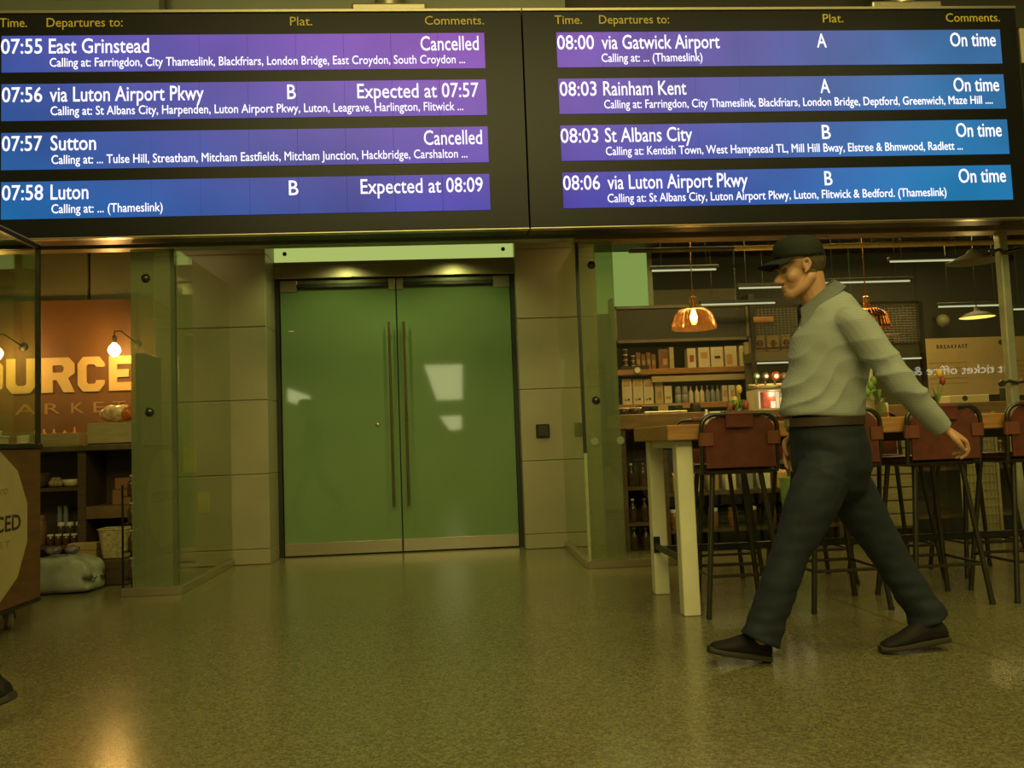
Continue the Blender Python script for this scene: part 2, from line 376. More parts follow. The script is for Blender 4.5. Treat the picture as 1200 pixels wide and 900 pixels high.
# doors
for i, (x0, x1, hx) in enumerate(((-1.632, -0.552, -0.615), (-0.540, 0.540, -0.477))):
    d = bpy.data.objects.new('door_%d' % (i+1), None); C.objects.link(d); d.location = ((x0+x1)/2, YD, 0); struct(d)
    sub('glass_leaf', (x0, YD, 0.12), (x1, YD+0.014, 2.50), 'door_glass', d, 0.002)
    sub('bottom_rail', (x0, YD-0.012, 0.012), (x1, YD+0.026, 0.125), 'steel', d, 0.003)
    tr_ = sub('top_rail', (x0, YD-0.004, 2.50), (x1, YD+0.018, 2.585), mat('top_rail_green', (0.13, 0.15, 0.07), 0.3, 0.5), d, 0.003)
    for xa, xb in ((x0, x0+0.16 if i == 0 else x0+0.065), (x1-0.065 if i == 0 else x1-0.16, x1)):
        sub('patch_fitting', (xa, YD-0.016, 2.478), (xb, YD+0.03, 2.585), 'steel', d, 0.003)
    ca, cb = (x0+0.16, x1-0.065) if i == 0 else (x0+0.065, x1-0.16)
    sub('door_closer', (ca, YD-0.045, 2.505), (cb, YD-0.004, 2.545), 'black_metal', d, 0.006)
    b = MB(); b.tube([(hx, YD-0.075, 0.43), (hx, YD-0.075, 2.16)], 0.0125, 10); hd = b.build('pull_handle', mat('handle_bronze', (0.16, 0.13, 0.06), 0.3, 0.7), d, radians(40))
    for z in (0.55, 1.3, 2.04):
        b = MB(); b.tube([(hx, YD-0.07, z), (hx, YD, z)], 0.009, 8); b.build('stand_off', 'gunmetal', hd, True)
    lx = -0.715 if i == 0 else -0.50
    b = MB(); b.lathe([(0.014, 0), (0.016, 0.006), (0.008, 0.010)], (x1-0.20 if i == 0 else x0+0.06, YD, 1.20), 12, (0, -1, 0)); b.build('lock_cylinder', 'steel', d, True)
sub('maker_plate', (-1.56, YD-0.002, 2.10), (-1.51, YD, 2.112), 'white_plastic', bpy.data.objects['door_1'])
# soffit over the recess and shop front head beam
b = MB(); b.box((-6, 6.30, 2.502), (0.93, 6.42, 4.6)); b.box((-1.7, 6.42, 2.95), (0.6, 8.3, 3.05)); struct(b.build('trim_4', 'fascia'))
b = MB(); b.box((0.93, 6.46, 2.525), (7, 6.62, 2.66), 0.004); struct(b.build('trim_5', mat('worn_steel', (0.36, 0.27, 0.14), 0.35, 0.45, var=0.1, scale=20, stretch=(1, 1, 20))))
b = MB(); b.box((0.93, 6.50, 2.66), (7, 6.62, 4.6)); struct(b.build('trim_6', 'shop_dark'))
b = MB(); b.box((-14, 6.32, 4.6), (14, 6.6, 7)); struct(b.build('wall_front', 'fascia'))
# --- the two projecting glass bays
def pane(name, lo, hi, m, plinth=None, bolts=()):
    b = MB(); b.box(lo, hi, 0.001); g = struct(b.build(name, m))
    if plinth: sub('plinth', plinth[0], plinth[1], 'steel', g, 0.003)
    for x, z in bolts:
        b = MB(); y = lo[1]; b.lathe([(0.030, 0), (0.032, 0.008), (0.020, 0.016), (0.012, 0.022)], (x, y, z), 18, (0, -1, 0)); b.build('glass_bolt', 'gunmetal', g, True)
    return g
pane('window_2', (-2.33, YGL, 0.06), (-2.02, YGL+0.02, 2.485), 'strip_glass', ((-2.40, YGL-0.02, 0), (-1.985, YGL+0.04, 0.06)), ((-2.22, 2.27), (-2.20, 1.30)))
pane('window_3', (-2.02, YGL+0.03, 0.06), (-2.002, YPL-0.01, 2.485), 'clear', ((-2.035, YGL+0.04, 0), (-1.985, YPL-0.005, 0.06)))
b = MB(); b.box((-2.055, YGL+0.02, 0.06), (-2.02, YGL+0.05, 2.485)); struct(b.build('trim_7', mat('green_glass_edge', (0.11, 0.14, 0.075), 0.15)))
pane('window_4', (0.985, YGR, 0.06), (1.255, YGR+0.02, 2.53), 'strip_glass', ((0.955, YGR-0.02, 0), (1.70, YGR+0.04, 0.06)), ((1.085, 2.345), (1.075, 1.285)))
pane('window_5', (0.965, YGR+0.03, 0.06), (0.983, YPR-0.01, 2.53), 'clear', ((0.945, YGR+0.04, 0), (0.995, YPR-0.005, 0.06)))
b = MB(); b.box((0.962, YGR-0.004, 0.88), (0.985, YGR+0.028, 2.53)); struct(b.build('trim_8', 'dark_frame'))
b = MB(); b.box((0.962, YGR-0.004, 0.06), (0.985, YGR+0.028, 0.88)); struct(b.build('trim_9', mat('pale_glass_edge', (0.36, 0.38, 0.19), 0.2)))
for i, (xa, xb) in enumerate(((1.262, 2.225), (2.231, 3.16), (3.166, 4.40), (4.50, 6.5))):
    pane('window_%d' % (6+i), (xa, YGR+0.004, 0.06 if i == 0 else 0.01), (xb, YGR+0.016, 2.53), 'shop_glass')
for px, py in ((697, 517), (727, 516)):
    p = at(px, py, YGR)
    b = MB(); b.lathe([(0.030, 0), (0.030, 0.0015)], (p.x, YGR-0.0005, p.z), 18, (0, -1, 0)); b.build('manifestation_dot', mat('etched_dot', (0.22, 0.26, 0.15), 0.7), bpy.data.objects['window_4'], False)
# mullion post with spider clamps
b = MB(); b.box((4.405, YGR-0.03, 0), (4.475, YGR+0.05, 2.53), 0.012, seg=2); post = struct(b.build('trim_10', mat('pale_post', (0.34, 0.34, 0.21), 0.35, 0.3)))
for z, s_ in ((2.36, 1), (1.31, 0)):
    b = MB()
    for sx in (-1, 1):
        b.tube([(4.44, YGR-0.03, z), (4.44+sx*0.09, YGR-0.10, z+0.01), (4.44+sx*0.17, YGR-0.10, z-0.01)], [0.016, 0.014, 0.012], 8)
        b.lathe([(0.026, 0), (0.026, 0.02)], (4.44+sx*0.17, YGR-0.115, z-0.01), 12, (0, -1, 0))
    b.build('spider_clamp', 'gunmetal', post, radians(40))
# --- shop shells
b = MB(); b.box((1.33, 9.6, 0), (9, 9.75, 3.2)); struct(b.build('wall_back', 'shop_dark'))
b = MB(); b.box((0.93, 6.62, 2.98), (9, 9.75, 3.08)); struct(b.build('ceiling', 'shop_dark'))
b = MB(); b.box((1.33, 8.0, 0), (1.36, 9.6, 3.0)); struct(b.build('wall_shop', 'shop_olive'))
# lit green glass above the shelves on the left of the bar
p0, p1 = at(716, 368, 8.9), at(757, 293, 8.9)
b = MB(); b.box((p0.x-0.3, 8.9, p0.z), (p1.x, 8.92, 2.97)); gw = struct(b.build('window_10', 'lit_green'))
sub('edge_bar', (p1.x, 8.88, p0.z-0.04), (p1.x+0.05, 8.93, 2.97), mat('green_edge_bar', (0.2, 0.26, 0.12), 0.3), gw)
sub('bottom_bar', (p0.x-0.3, 8.88, p0.z-0.05), (p1.x+0.7, 8.93, p0.z), 'dark_frame', gw)
# left shop
b = MB(); b.box((-9, 7.9, 0), (-2.665, 7.95, 2.42)); ws = struct(b.build('wall_sign', 'sign_brown'))
b = MB()
for xa, xb in ((-9, -3.33), (-3.30, -2.665)): b.box((xa, 7.93, 2.42), (xb, 8.0, 3.0))
b.box((-9, 7.99, 2.4), (-2.4, 8.05, 3.0)); struct(b.build('wall_upper', 'panel_grey'))
b = MB(); b.box((-9, 6.42, 2.98), (-1.68, 8.2, 3.08)); struct(b.build('ceiling_left', 'shop_dark'))
sg = thing('wall_lettering', 'large cream slab letters on the brown wall behind the left counter', 'sign', (-3.6, 7.9, 1.4))
_lo = [(0, .5), (0, .2), (.2, 0), (.8, 0), (1, .2), (1, .5), (.68, .5), (.68, .28), (.62, .22), (.38, .22), (.32, .28), (.32, .5)]
SLAB = {
 'U': [[(0, 1), (0, .2), (.2, 0), (.8, 0), (1, .2), (1, 1), (.68, 1), (.68, .28), (.62, .22), (.38, .22), (.32, .28), (.32, 1)]],
 'C': [[(1, .70), (1, .8), (.8, 1), (.2, 1), (0, .8), (0, .2), (.2, 0), (.8, 0), (1, .2), (1, .32), (.68, .32), (.68, .26), (.62, .22), (.38, .22), (.32, .28), (.32, .72), (.38, .78), (.62, .78), (.68, .72), (.68, .70)]],
 'E': [[(0, 0), (1, 0), (1, .24), (.34, .24), (.34, .39), (.85, .39), (.85, .61), (.34, .61), (.34, .76), (1, .76), (1, 1), (0, 1)]],
 'R': [[(0, 0), (.34, 0), (.34, 1), (0, 1)], [(.34, .78), (.62, .78), (.68, .72), (1, .72), (1, .82), (.82, 1), (.34, 1)], [(.68, .72), (.68, .63), (.62, .57), (.34, .57), (.34, .36), (.46, .36), (.68, 0), (1, 0), (.80, .40), (1, .54), (1, .72)]],
 'S': [[(1, .68), (1, .8), (.8, 1), (.2, 1), (0, .8), (0, .6), (.2, .40), (.62, .40), (.68, .35), (.68, .27), (.62, .22), (.38, .22), (.32, .28), (.32, .32), (0, .32), (0, .2), (.2, 0), (.8, 0), (1, .2), (1, .42), (.8, .62), (.38, .62), (.32, .66), (.32, .73), (.38, .78), (.62, .78), (.68, .73), (.68, .68)]],
 'O': [_lo, [(u, 1-v) for u, v in _lo]],
 'D': [[(0, 0), (.34, 0), (.34, 1), (0, 1)], [(.34, 0), (.8, 0), (1, .2), (1, .8), (.8, 1), (.34, 1), (.34, .78), (.62, .78), (.68, .72), (.68, .28), (.62, .22), (.34, .22)]]}
for ch, xa, xb in (('S', -4.62, -4.36), ('O', -4.33, -4.05), ('U', -4.02, -3.765), ('R', -3.715, -3.43), ('C', -3.40, -3.165), ('E', -3.125, -2.92), ('D', -2.87, -2.67)):
    b = MB()
    for poly in SLAB[ch]: b.prism([(xa+u*(xb-xa), 7.9, 1.585+v*0.315) for u, v in poly], (0, -0.012, 0))
    b.build('letter', 'sign_cream', sg)
for ch, xa, xb in (('M', -4.25, -4.09), ('A', -3.955, -3.76), ('R', -3.69, -3.56), ('K', -3.46, -3.35), ('E', -3.265, -3.175), ('T', -3.10, -2.985)):
    text('letter', ch, xa, xb, 1.395, 0.095, 7.9, 'sign_dim', sg, bold=0.0)

# ================================================================== DEPARTURE BOARDS
ROWZ = [3.692-0.348*i for i in range(4)]
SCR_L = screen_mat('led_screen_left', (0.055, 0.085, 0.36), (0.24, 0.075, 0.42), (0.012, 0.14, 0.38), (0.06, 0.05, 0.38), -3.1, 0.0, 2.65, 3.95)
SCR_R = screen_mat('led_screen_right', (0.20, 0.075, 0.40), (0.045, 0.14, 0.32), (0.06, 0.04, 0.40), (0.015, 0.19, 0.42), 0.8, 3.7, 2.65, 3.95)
def board(x0, x1, sx0, sx1, label, rows, heads, scr, nm):
    root = thing('departure_board', label, 'departure board', ((x0+x1)/2, YB+0.1, 2.50), 'twin departure boards hung over the doors')
    b = MB(); b.box((x0, YB, 2.515), (x1, YB+0.24, 4.115), 0.004); b.build('housing', 'black', root)
    sub('bottom_trim', (x0, YB-0.006, 2.503), (x1, YB+0.05, 2.515), 'steel', root, 0.003)
    sub('top_trim', (x0, YB-0.012, 4.115), (x1, YB+0.24, 4.138), 'steel', root, 0.003)
    for s, pa, pb, py in heads:
        A = at(pa, py, YB); B_ = at(pb, py, YB)
        text('column_heading', s, A.x, B_.x, 4.018, 0.064, YB-0.001, 'gold_text', root)
    for z, row in zip(ROWZ, rows):
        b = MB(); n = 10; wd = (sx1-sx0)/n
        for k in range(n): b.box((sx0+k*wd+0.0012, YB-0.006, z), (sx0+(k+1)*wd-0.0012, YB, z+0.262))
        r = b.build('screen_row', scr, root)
        for s, pa, pb, py, big in row:
            A = at(pa, py, YB); B_ = at(pb, py, YB)
            text('led_text', s, A.x, B_.x, z+(0.133 if big else 0.036), 0.104 if big else 0.062, YB-0.0065, 'led_text', r, bold=0.003 if big else 0.0, depth=0.003)
    return root
rowsL = [
 [('07:55', 2, 50, 62, 1), ('East Grinstead', 58, 175, 60, 1), ('Cancelled', 493, 561, 58, 1), ('Calling at: Farringdon, City Thameslink, Blackfriars, London Bridge, East Croydon, South Croydon ...', 59, 545, 76, 0)],
 [('07:56', 3, 50, 118, 1), ('via Luton Airport Pkwy', 59, 239, 117, 1), ('B', 337, 347, 115, 1), ('Expected at 07:57', 419, 561, 114, 1), ('Calling at: St Albans City, Harpenden, Luton Airport Pkwy, Luton, Leagrave, Harlington, Flitwick ...', 60, 543, 133, 0)],
 [('07:57', 3, 50, 176, 1), ('Sutton', 60, 113, 175, 1), ('Cancelled', 497, 565, 170, 1), ('Calling at: ... Tulse Hill, Streatham, Mitcham Eastfields, Mitcham Junction, Hackbridge, Carshalton ...', 61, 548, 190, 0)],
 [('07:58', 3, 51, 233, 1), ('Luton', 60, 104, 232, 1), ('B', 339, 350, 229, 1), ('Expected at 08:09', 423, 566, 227, 1), ('Calling at: ... (Thameslink)', 61, 191, 248, 0)]]
headL = [('Time.', 0, 32, 30), ('Departures to:', 55, 144, 28), ('Plat.', 340, 366, 26), ('Comments.', 498, 567, 25)]
rowsR = [
 [('08:00', 653, 696, 55, 1), ('via Gatwick Airport', 705, 843, 54, 1), ('A', 957, 968, 52, 1), ('On time', 1113, 1166, 50, 1), ('Calling at: ... (Thameslink)', 705, 823, 73, 0)],
 [('08:03', 656, 699, 110, 1), ('Rainham Kent', 707, 804, 109, 1), ('A', 961, 972, 106, 1), ('On time', 1117, 1170, 103, 1), ('Calling at: Farringdon, City Thameslink, Blackfriars, London Bridge, Deptford, Greenwich, Maze Hill ....', 708, 1163, 127, 0)],
 [('08:03', 657, 701, 165, 1), ('St Albans City', 709, 811, 164, 1), ('B', 963, 973, 160, 1), ('On time', 1120, 1173, 157, 1), ('Calling at: Kentish Town, West Hampstead TL, Mill Hill Bway, Elstree & Bhmwood, Radlett ...', 710, 1128, 182, 0)],
 [('08:06', 660, 703, 220, 1), ('via Luton Airport Pkwy', 712, 876, 219, 1), ('B', 966, 975, 214, 1), ('On time', 1123, 1178, 210, 1), ('Calling at: St Albans City, Luton Airport Pkwy, Luton, Flitwick & Bedford. (Thameslink)', 712, 1109, 236, 0)]]
headR = [('Time.', 650, 682, 28), ('Departures to:', 702, 784, 26), ('Plat.', 964, 988, 23), ('Comments.', 1108, 1171, 20)]
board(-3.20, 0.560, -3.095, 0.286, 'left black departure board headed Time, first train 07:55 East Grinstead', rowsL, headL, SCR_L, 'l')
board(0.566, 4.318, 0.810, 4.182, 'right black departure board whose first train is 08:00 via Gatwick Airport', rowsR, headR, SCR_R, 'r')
b = MB(); b.box((4.335, YB+0.02, 2.52), (4.9, YB+0.2, 3.99), 0.01); pp = b.build('poster_case', 'black_metal', None, origin=(4.6, YB+0.1, 2.52)); tag(pp, 'pale edged panel cut by the right frame edge beside the right board', 'panel')
sub('poster', (4.345, YB+0.008, 3.70), (4.85, YB+0.02, 3.97), 'cream_box', pp)
# pipe brackets that carry the boards
for px0, px1, lb in ((413, 500, 'steel bracket carrying the left departure board'), (1016, 1097, 'steel bracket carrying the right departure board')):
    A, B_ = at(px0, 8, YB+0.1), at(px1, 8, YB+0.1)
    t = thing('board_bracket', lb, 'bracket', ((A.x+B_.x)/2, YB+0.12, 4.138), 'brackets above the boards')
    b = MB(); b.box((A.x, YB+0.02, 4.138), (B_.x, YB+0.22, 4.20), 0.015, seg=2); b.build('clamp_plate', 'steel', t)
    b = MB(); b.tube([((A.x+B_.x)/2, YB+0.12, 4.19), ((A.x+B_.x)/2, YB+0.12, 6.2)], 0.11, 20); b.build('drop_pole', 'steel', t, radians(40))
# sign panel over the left board, only the feet of its letters are in view
t = thing('hanging_sign', 'dark sign panel above the left board with cut-off white lettering', 'sign', (-2.6, 6.1, 4.17))
sub('panel', (-3.6, YB+0.10, 4.139), (-2.05, YB+0.22, 4.62), 'fascia', t, 0.004)
A = at(48, 2, YB+0.1); B_ = at(112, 2, YB+0.1)
text('lettering', 'Thameslink', A.x, B_.x+0.15, 4.268, 0.14, YB+0.099, 'white_plastic', t)

# ================================================================== LEFT SHOP
# --- serving cart
CX, CYB, CZ0, CZ1, CZ2 = -2.57, 5.45, 0.15, 1.085, 2.30
cart = thing('market_cart', 'brown wheeled food cart with glass display case at the left edge', 'cart', (-3.2, 4.9, 0))
b = MB(); b.box((-3.7, 4.0, CZ0), (CX, CYB, CZ1-0.03), 0.006); b.build('body', 'cart_brown', cart)
sub('counter_edge', (-3.72, 3.98, CZ1-0.03), (CX+0.01, CYB+0.01, CZ1), 'black_metal', cart, 0.003)
sub('base_rail', (-3.7, 4.0, CZ0-0.02), (CX, CYB, CZ0), 'black_metal', cart)
b = MB()
for x, y in ((CX-0.012, CYB-0.012), (CX-0.012, 4.02), (-3.68, CYB-0.012)): b.box((x-0.012, y-0.012, CZ1), (x+0.012, y+0.012, CZ2))
b.box((CX-0.024, 4.0, CZ2), (CX, CYB, CZ2+0.025)); b.box((-3.7, CYB-0.024, CZ2), (CX, CYB, CZ2+0.025))
b.build('glass_frame', 'gunmetal', cart)
sub('case_roof', (-3.7, 4.0, CZ2+0.025), (CX, CYB, CZ2+0.035), mat('case_roof_panel', (0.24, 0.22, 0.13), 0.5), cart)
b = MB(); b.box((CX-0.016, 4.02, CZ1+0.01), (CX-0.010, CYB-0.024, CZ2)); b.box((-3.68, CYB-0.016, CZ1+0.01), (CX-0.024, CYB-0.010, CZ2)); b.build('glass_case', 'clear', cart)
cy, cz, R_ = 4.86, 0.62, 0.435
pts = [(CX, cy+R_*cos(2*pi*(k+0.5)/12), cz+R_*sin(2*pi*(k+0.5)/12)) for k in range(12)]
b = MB(); b.prism(pts, (0.003, 0, 0)); lab = b.build('round_label', 'sticker', cart)
text('label_word', 'SOURCED', cy-0.33, cy+0.34, 0.59, 0.085, CX+0.003, 'ink', lab, '+X', bold=0.015, depth=0.002)
text('label_word', 'MARKET', cy-0.22, cy+0.22, 0.50, 0.035, CX+0.003, 'ink_pale', lab, '+X', depth=0.002, space=1.3)
text('label_word', 'MARKET FOOD', cy-0.2, cy+0.2, 0.80, 0.03, CX+0.003, 'ink_pale', lab, '+X', depth=0.002)
def caster(x, y):
    b = MB(); b.lathe([(0.020, -0.018), (0.052, -0.018), (0.060, -0.010), (0.060, 0.010), (0.052, 0.018), (0.020, 0.018)], (x, y, 0.060), 22, (0.8, 0.6, 0)); wh = b.build('caster', mat('grey_tyre', (0.30, 0.28, 0.18), 0.5), cart, radians(40))
    b = MB(); b.lathe([(0.036, -0.021), (0.036, 0.021)], (x, y, 0.060), 18, (0.8, 0.6, 0)); b.build('hub', 'white_plastic', wh, radians(40))
    b = MB(); b.box((x-0.03, y-0.03, 0.112), (x+0.03, y+0.03, CZ0-0.02), 0.006)
    d = Vector((0.8, 0.6, 0))*0.026
    for s in (-1, 1): b.tube([Vector((x, y, 0.120))+d*s, Vector((x+0.01, y, 0.055))+d*s], 0.008, 6)
    b.build('fork', 'gunmetal', wh)
for x, y in ((CX-0.12, CYB-0.14), (CX-0.12, 4.15), (-3.58, CYB-0.14), (-3.58, 4.15)): caster(x, y)
# things standing on the cart's counter
for i, (x0, x1, y0, y1, h, m, lb) in enumerate(((-2.95, -2.70, 5.12, 5.33, 0.050, 'cream_box', 'lower pale flat box inside the cart display case'), (-2.93, -2.73, 5.14, 5.31, 0.030, 'white_plastic', 'upper small pale box stacked in the cart display case'))):
    z = CZ1+0.001+(0.052 if i else 0)
    b = MB(); b.box((x0, y0, z), (x1, y1, z+h), 0.004); b.box((x0-0.004, y0-0.004, z+h-0.012), (x1+0.004, y1+0.004, z+h), 0.003)
    tag(b.build('food_box', m, None, origin=((x0+x1)/2, (y0+y1)/2, z)), lb, 'box')
b = MB(); b.lathe([(0.028, 0), (0.034, 0.004), (0.036, 0.045), (0.030, 0.050)], (-2.635, 5.37, CZ1+0.001), 16); tag(b.build('sauce_tub', 'cream_box', None, radians(40), origin=(-2.635, 5.37, CZ1+0.001)), 'small cream tub in the back corner of the cart case', 'tub')
b = MB(); b.box((-3.05, 4.88, CZ1+0.001), (-2.85, 5.02, CZ1+0.27), 0.006); b.box((-3.055, 4.875, CZ1+0.23), (-2.845, 5.025, CZ1+0.24), 0.002); tag(b.build('menu_box', 'tan_card', None, origin=(-2.95, 4.95, CZ1)), 'tall tan box standing at the left edge in the cart case', 'box')
# lamp on the far side of the cart display, mostly out of frame
def wall_lamp(x, z, y, lb, power, arm, bm_):
    t = thing('wall_lamp', lb, 'lamp', (x, y, z), 'bare bulb lamps over the brown sign')
    b = MB(); b.lathe([(0.004, -0.075), (0.030, -0.064), (0.050, -0.03), (0.052, -0.01), (0.040, 0.015), (0.016, 0.040), (0.013, 0.05)], (x, y, z), 18); b.build('bulb', bm_, t, True)
    b = MB(); b.lathe([(0.018, 0.045), (0.021, 0.05), (0.021, 0.10), (0.010, 0.112)], (x, y, z), 14); b.build('socket', 'black_metal', t, radians(40))
    b = MB(); b.tube([(x, y, z+0.108), (x, y, z+0.15), (x+arm*0.3, y+0.05, z+0.16), (x+arm, 7.9, z+0.06)], 0.006, 8); b.build('arm', 'black_metal', t, True)
    b = MB(); b.lathe([(0.035, 0), (0.035, 0.012), (0.02, 0.016)], (x+arm, 7.9, z+0.06), 16, (0, -1, 0)); b.build('wall_plate', 'black_metal', t, radians(40))
    point('bulb_glow', (x, y-0.05, z-0.02), power, (1.0, 0.50, 0.11), 0.04)
p = at(134, 408, 7.68); wall_lamp(p.x, p.z, 7.68, 'bare glowing bulb on a short arm above the letter E', 16, 0.12, 'bulb_hot')
p = at(-4, 412, 7.68); wall_lamp(p.x, p.z, 7.68, 'bare bulb at the left edge behind the cart display case', 14, 0.12, 'bulb_hot')
# --- open shelf unit
su = thing('shelf_unit', 'dark wooden open shelf unit with counter top under the brown sign', 'shelves', (-3.2, 7.3, 0))
Y0, Y1 = 7.08, 7.50
for x0, x1 in ((-4.4, -4.35), (-3.055, -2.99)): sub('upright', (x0, Y0, 0), (x1, Y1, 1.045), 'dark_wood', su, 0.003)
sub('upright', (-2.60, Y0, 0), (-2.53, Y1, 1.82), 'dark_wood', su, 0.004)
sub('back_panel', (-4.4, Y1-0.015, 0), (-2.53, Y1, 1.045), 'dark_wood', su)
sub('counter_top', (-4.45, Y0-0.03, 1.045), (-2.60, Y1, 1.09), mat('worn_counter', (0.12, 0.085, 0.035), 0.45, var=0.3), su, 0.004)
for z in (0.30, 0.76): sub('shelf', (-4.35, Y0+0.005, z-0.03), (-3.055, Y1-0.015, z), 'dark_wood', su, 0.002)
for z in (0.60,): sub('shelf', (-2.99, Y0+0.005, z-0.10), (-2.60, Y1-0.015, z), mat('mid_wood_shelf', (0.14, 0.08, 0.03), 0.5, var=0.25), su, 0.002)
def crate(lb, x0, x1, y0, y1, z, h, m='pale_wood', open_=True):
    b = MB(); b.box((x0, y0, z), (x1, y1, z+0.012))
    b.box((x0, y0, z), (x1, y0+0.012, z+h), 0.002); b.box((x0, y1-0.012, z), (x1, y1, z+h), 0.002); b.box((x0, y0+0.012, z), (x0+0.012, y1-0.012, z+h), 0.002); b.box((x1-0.012, y0+0.012, z), (x1, y1-0.012, z+h), 0.002)
    return tag(b.build('wooden_crate', m, None, origin=((x0+x1)/2, (y0+y1)/2, z)), lb, 'crate', 'wooden crates on the left counter')
crate('low pale wooden crate of onions beside the cart', -3.50, -3.055, 7.10, 7.38, 1.091, 0.105)
crate('taller wooden crate holding an orange netted bag', -2.985, -2.635, 7.10, 7.40, 1.091, 0.175)
b = MB(); b.box((-2.56, 7.1, 1.821), (-2.545, 7.12, 1.823)); b.bm.free()
for i in range(5):
    x = -3.44+0.078*i; y = 7.18+0.04*random.random()
    t = thing('onion', 'brown onion in the low pale crate, number of its row from left unseen', 'onion', (x, y, 1.104), 'onions in the low crate')
    b = MB(); b.lathe([(0.006, 0.0), (0.022, 0.012), (0.036, 0.045), (0.028, 0.085), (0.010, 0.102), (0.004, 0.115 + 0.03*random.random())], (x, y, 1.104+0.006*random.random()), 12); b.build('bulb', 'onion', t, True)
for o in bpy.data.objects:
    if o.get('group') == 'onions in the low crate': o['label'] = 'brown onion lying in the low pale crate beside the cart'
b = MB(); vs = b.ball((-2.80, 7.25, 1.345), (0.15, 0.10, 0.075), u=26, v=16)
for v in vs: v.co += 0.016*noise.noise_vector(v.co*14)
nb = b.build('netted_bag', 'clear_film', None, True, origin=(-2.80, 7.25, 1.27)); tag(nb, 'shiny clear bag with orange end lying in the taller crate', 'bag')
b = MB(); vs = b.ball((-2.695, 7.20, 1.345), (0.06, 0.055, 0.06), u=18, v=12)
for v in vs: v.co += 0.012*noise.noise_vector(v.co*18)
b.build('orange_end', 'orange_film', nb, True)
# shelf contents (small, dark)
def jar(x, y, z, h, r, m, lid, lb, cat='jar', group=None, nm='jar'):
    t = thing(nm, lb, cat, (x, y, z), group)
    b = MB(); b.lathe([(r*0.85, 0), (r, h*0.06), (r, h*0.74), (r*0.8, h*0.82)], (x, y, z), 14); b.build('body', m, t, radians(50))
    b = MB(); b.lathe([(r*0.86, h*0.82), (r*0.88, h*0.84), (r*0.88, h*0.98), (r*0.8, h)], (x, y, z), 14); b.build('lid', lid, t, radians(50))
    return t
def bottle(x, y, z, h, r, m, capm, lb, group=None):
    t = thing('bottle', lb, 'bottle', (x, y, z), group)
    b = MB(); b.lathe([(r*0.9, 0), (r, h*0.03), (r, h*0.58), (r*0.75, h*0.68), (r*0.36, h*0.78), (r*0.34, h*0.92)], (x, y, z), 14); b.build('body', m, t, radians(50))
    b = MB(); b.lathe([(r*0.42, h*0.92), (r*0.44, h*0.93), (r*0.44, h*0.99), (r*0.3, h)], (x, y, z), 12); b.build('cap', capm, t, radians(50))
    return t
for i in range(4): jar(-3.30+0.062*i-0.0, 7.16, 0.301, 0.085, 0.028, 'jar_dark', 'white_lid', 'dark jar with a pale lid in the front row of the lower shelf', group='front jars on the lower left shelf')
for i in range(3): jar(-3.27+0.072*i, 7.28, 0.301, 0.17, 0.031, 'jar_dark', 'white_lid', 'taller dark jar with a pale lid behind the front jars on lower shelf', group='rear jars on the lower left shelf')
bottle(-3.50, 7.16, 0.301, 0.17, 0.030, 'jar_dark', 'black_metal', 'small dark bottle with pale label left on the lower shelf')
jar(-3.41, 7.22, 0.301, 0.24, 0.052, 'brown_card', 'brown_card', 'tall brown canister on the lower shelf beside small bottle', 'canister', None, 'canister')
for i in range(2): jar(-3.335+0.05*i, 7.40, 0.301, 0.30, 0.021, 'jar_blue', 'jar_blue', 'thin blue grey tin at the back of the lower shelf', 'tin', 'thin tins on the lower left shelf', 'tin')
b = MB(); b.lathe([(0.03, 0), (0.055, 0.01), (0.075, 0.06), (0.07, 0.06), (0.05, 0.014), (0.0301, 0.006)], (-3.14, 7.18, 0.761), 20, cap=True); tag(b.build('bowl', 'cream_box', None, True, origin=(-3.14, 7.18, 0.761)), 'pale bowl on the upper shelf of the dark unit', 'bowl')
b = MB(); b.lathe([(0.07, 0), (0.085, 0.02), (0.095, 0.12), (0.085, 0.12), (0.07, 0.02)], (-3.42, 7.2, 0.761), 20); tag(b.build('round_basket', 'dark_wood', None, True, origin=(-3.42, 7.2, 0.761)), 'dark round basket on the upper shelf of the dark unit', 'basket')
b = MB()
for k in range(5): b.ball((-3.29+0.03*(k % 3), 7.17+0.03*(k//3), 0.793+0.02*(k//3)), (0.032, 0.03, 0.03), u=10, v=8)
tag(b.build('paper_parcel', 'tan_card', None, True, origin=(-3.25, 7.19, 0.761)), 'crumpled tan parcel between the round basket and pale bowl', 'parcel')
for i, (x0, z, h, lb) in enumerate(((-2.80, 0.601, 0.125, 'lower tan carton on the right shelf of the dark unit'), (-2.78, 0.728, 0.09, 'upper tan carton stacked on another in the dark unit'))):
    b = MB(); b.box((x0, 7.12, z), (-2.63, 7.34, z+h), 0.004); b.box((x0+0.06, 7.117, z+h*0.45), (x0+0.09, 7.12, z+h*0.6)); tag(b.build('carton', 'brown_card', None, origin=(x0, 7.2, z)), lb, 'carton', 'cartons on the right shelf')
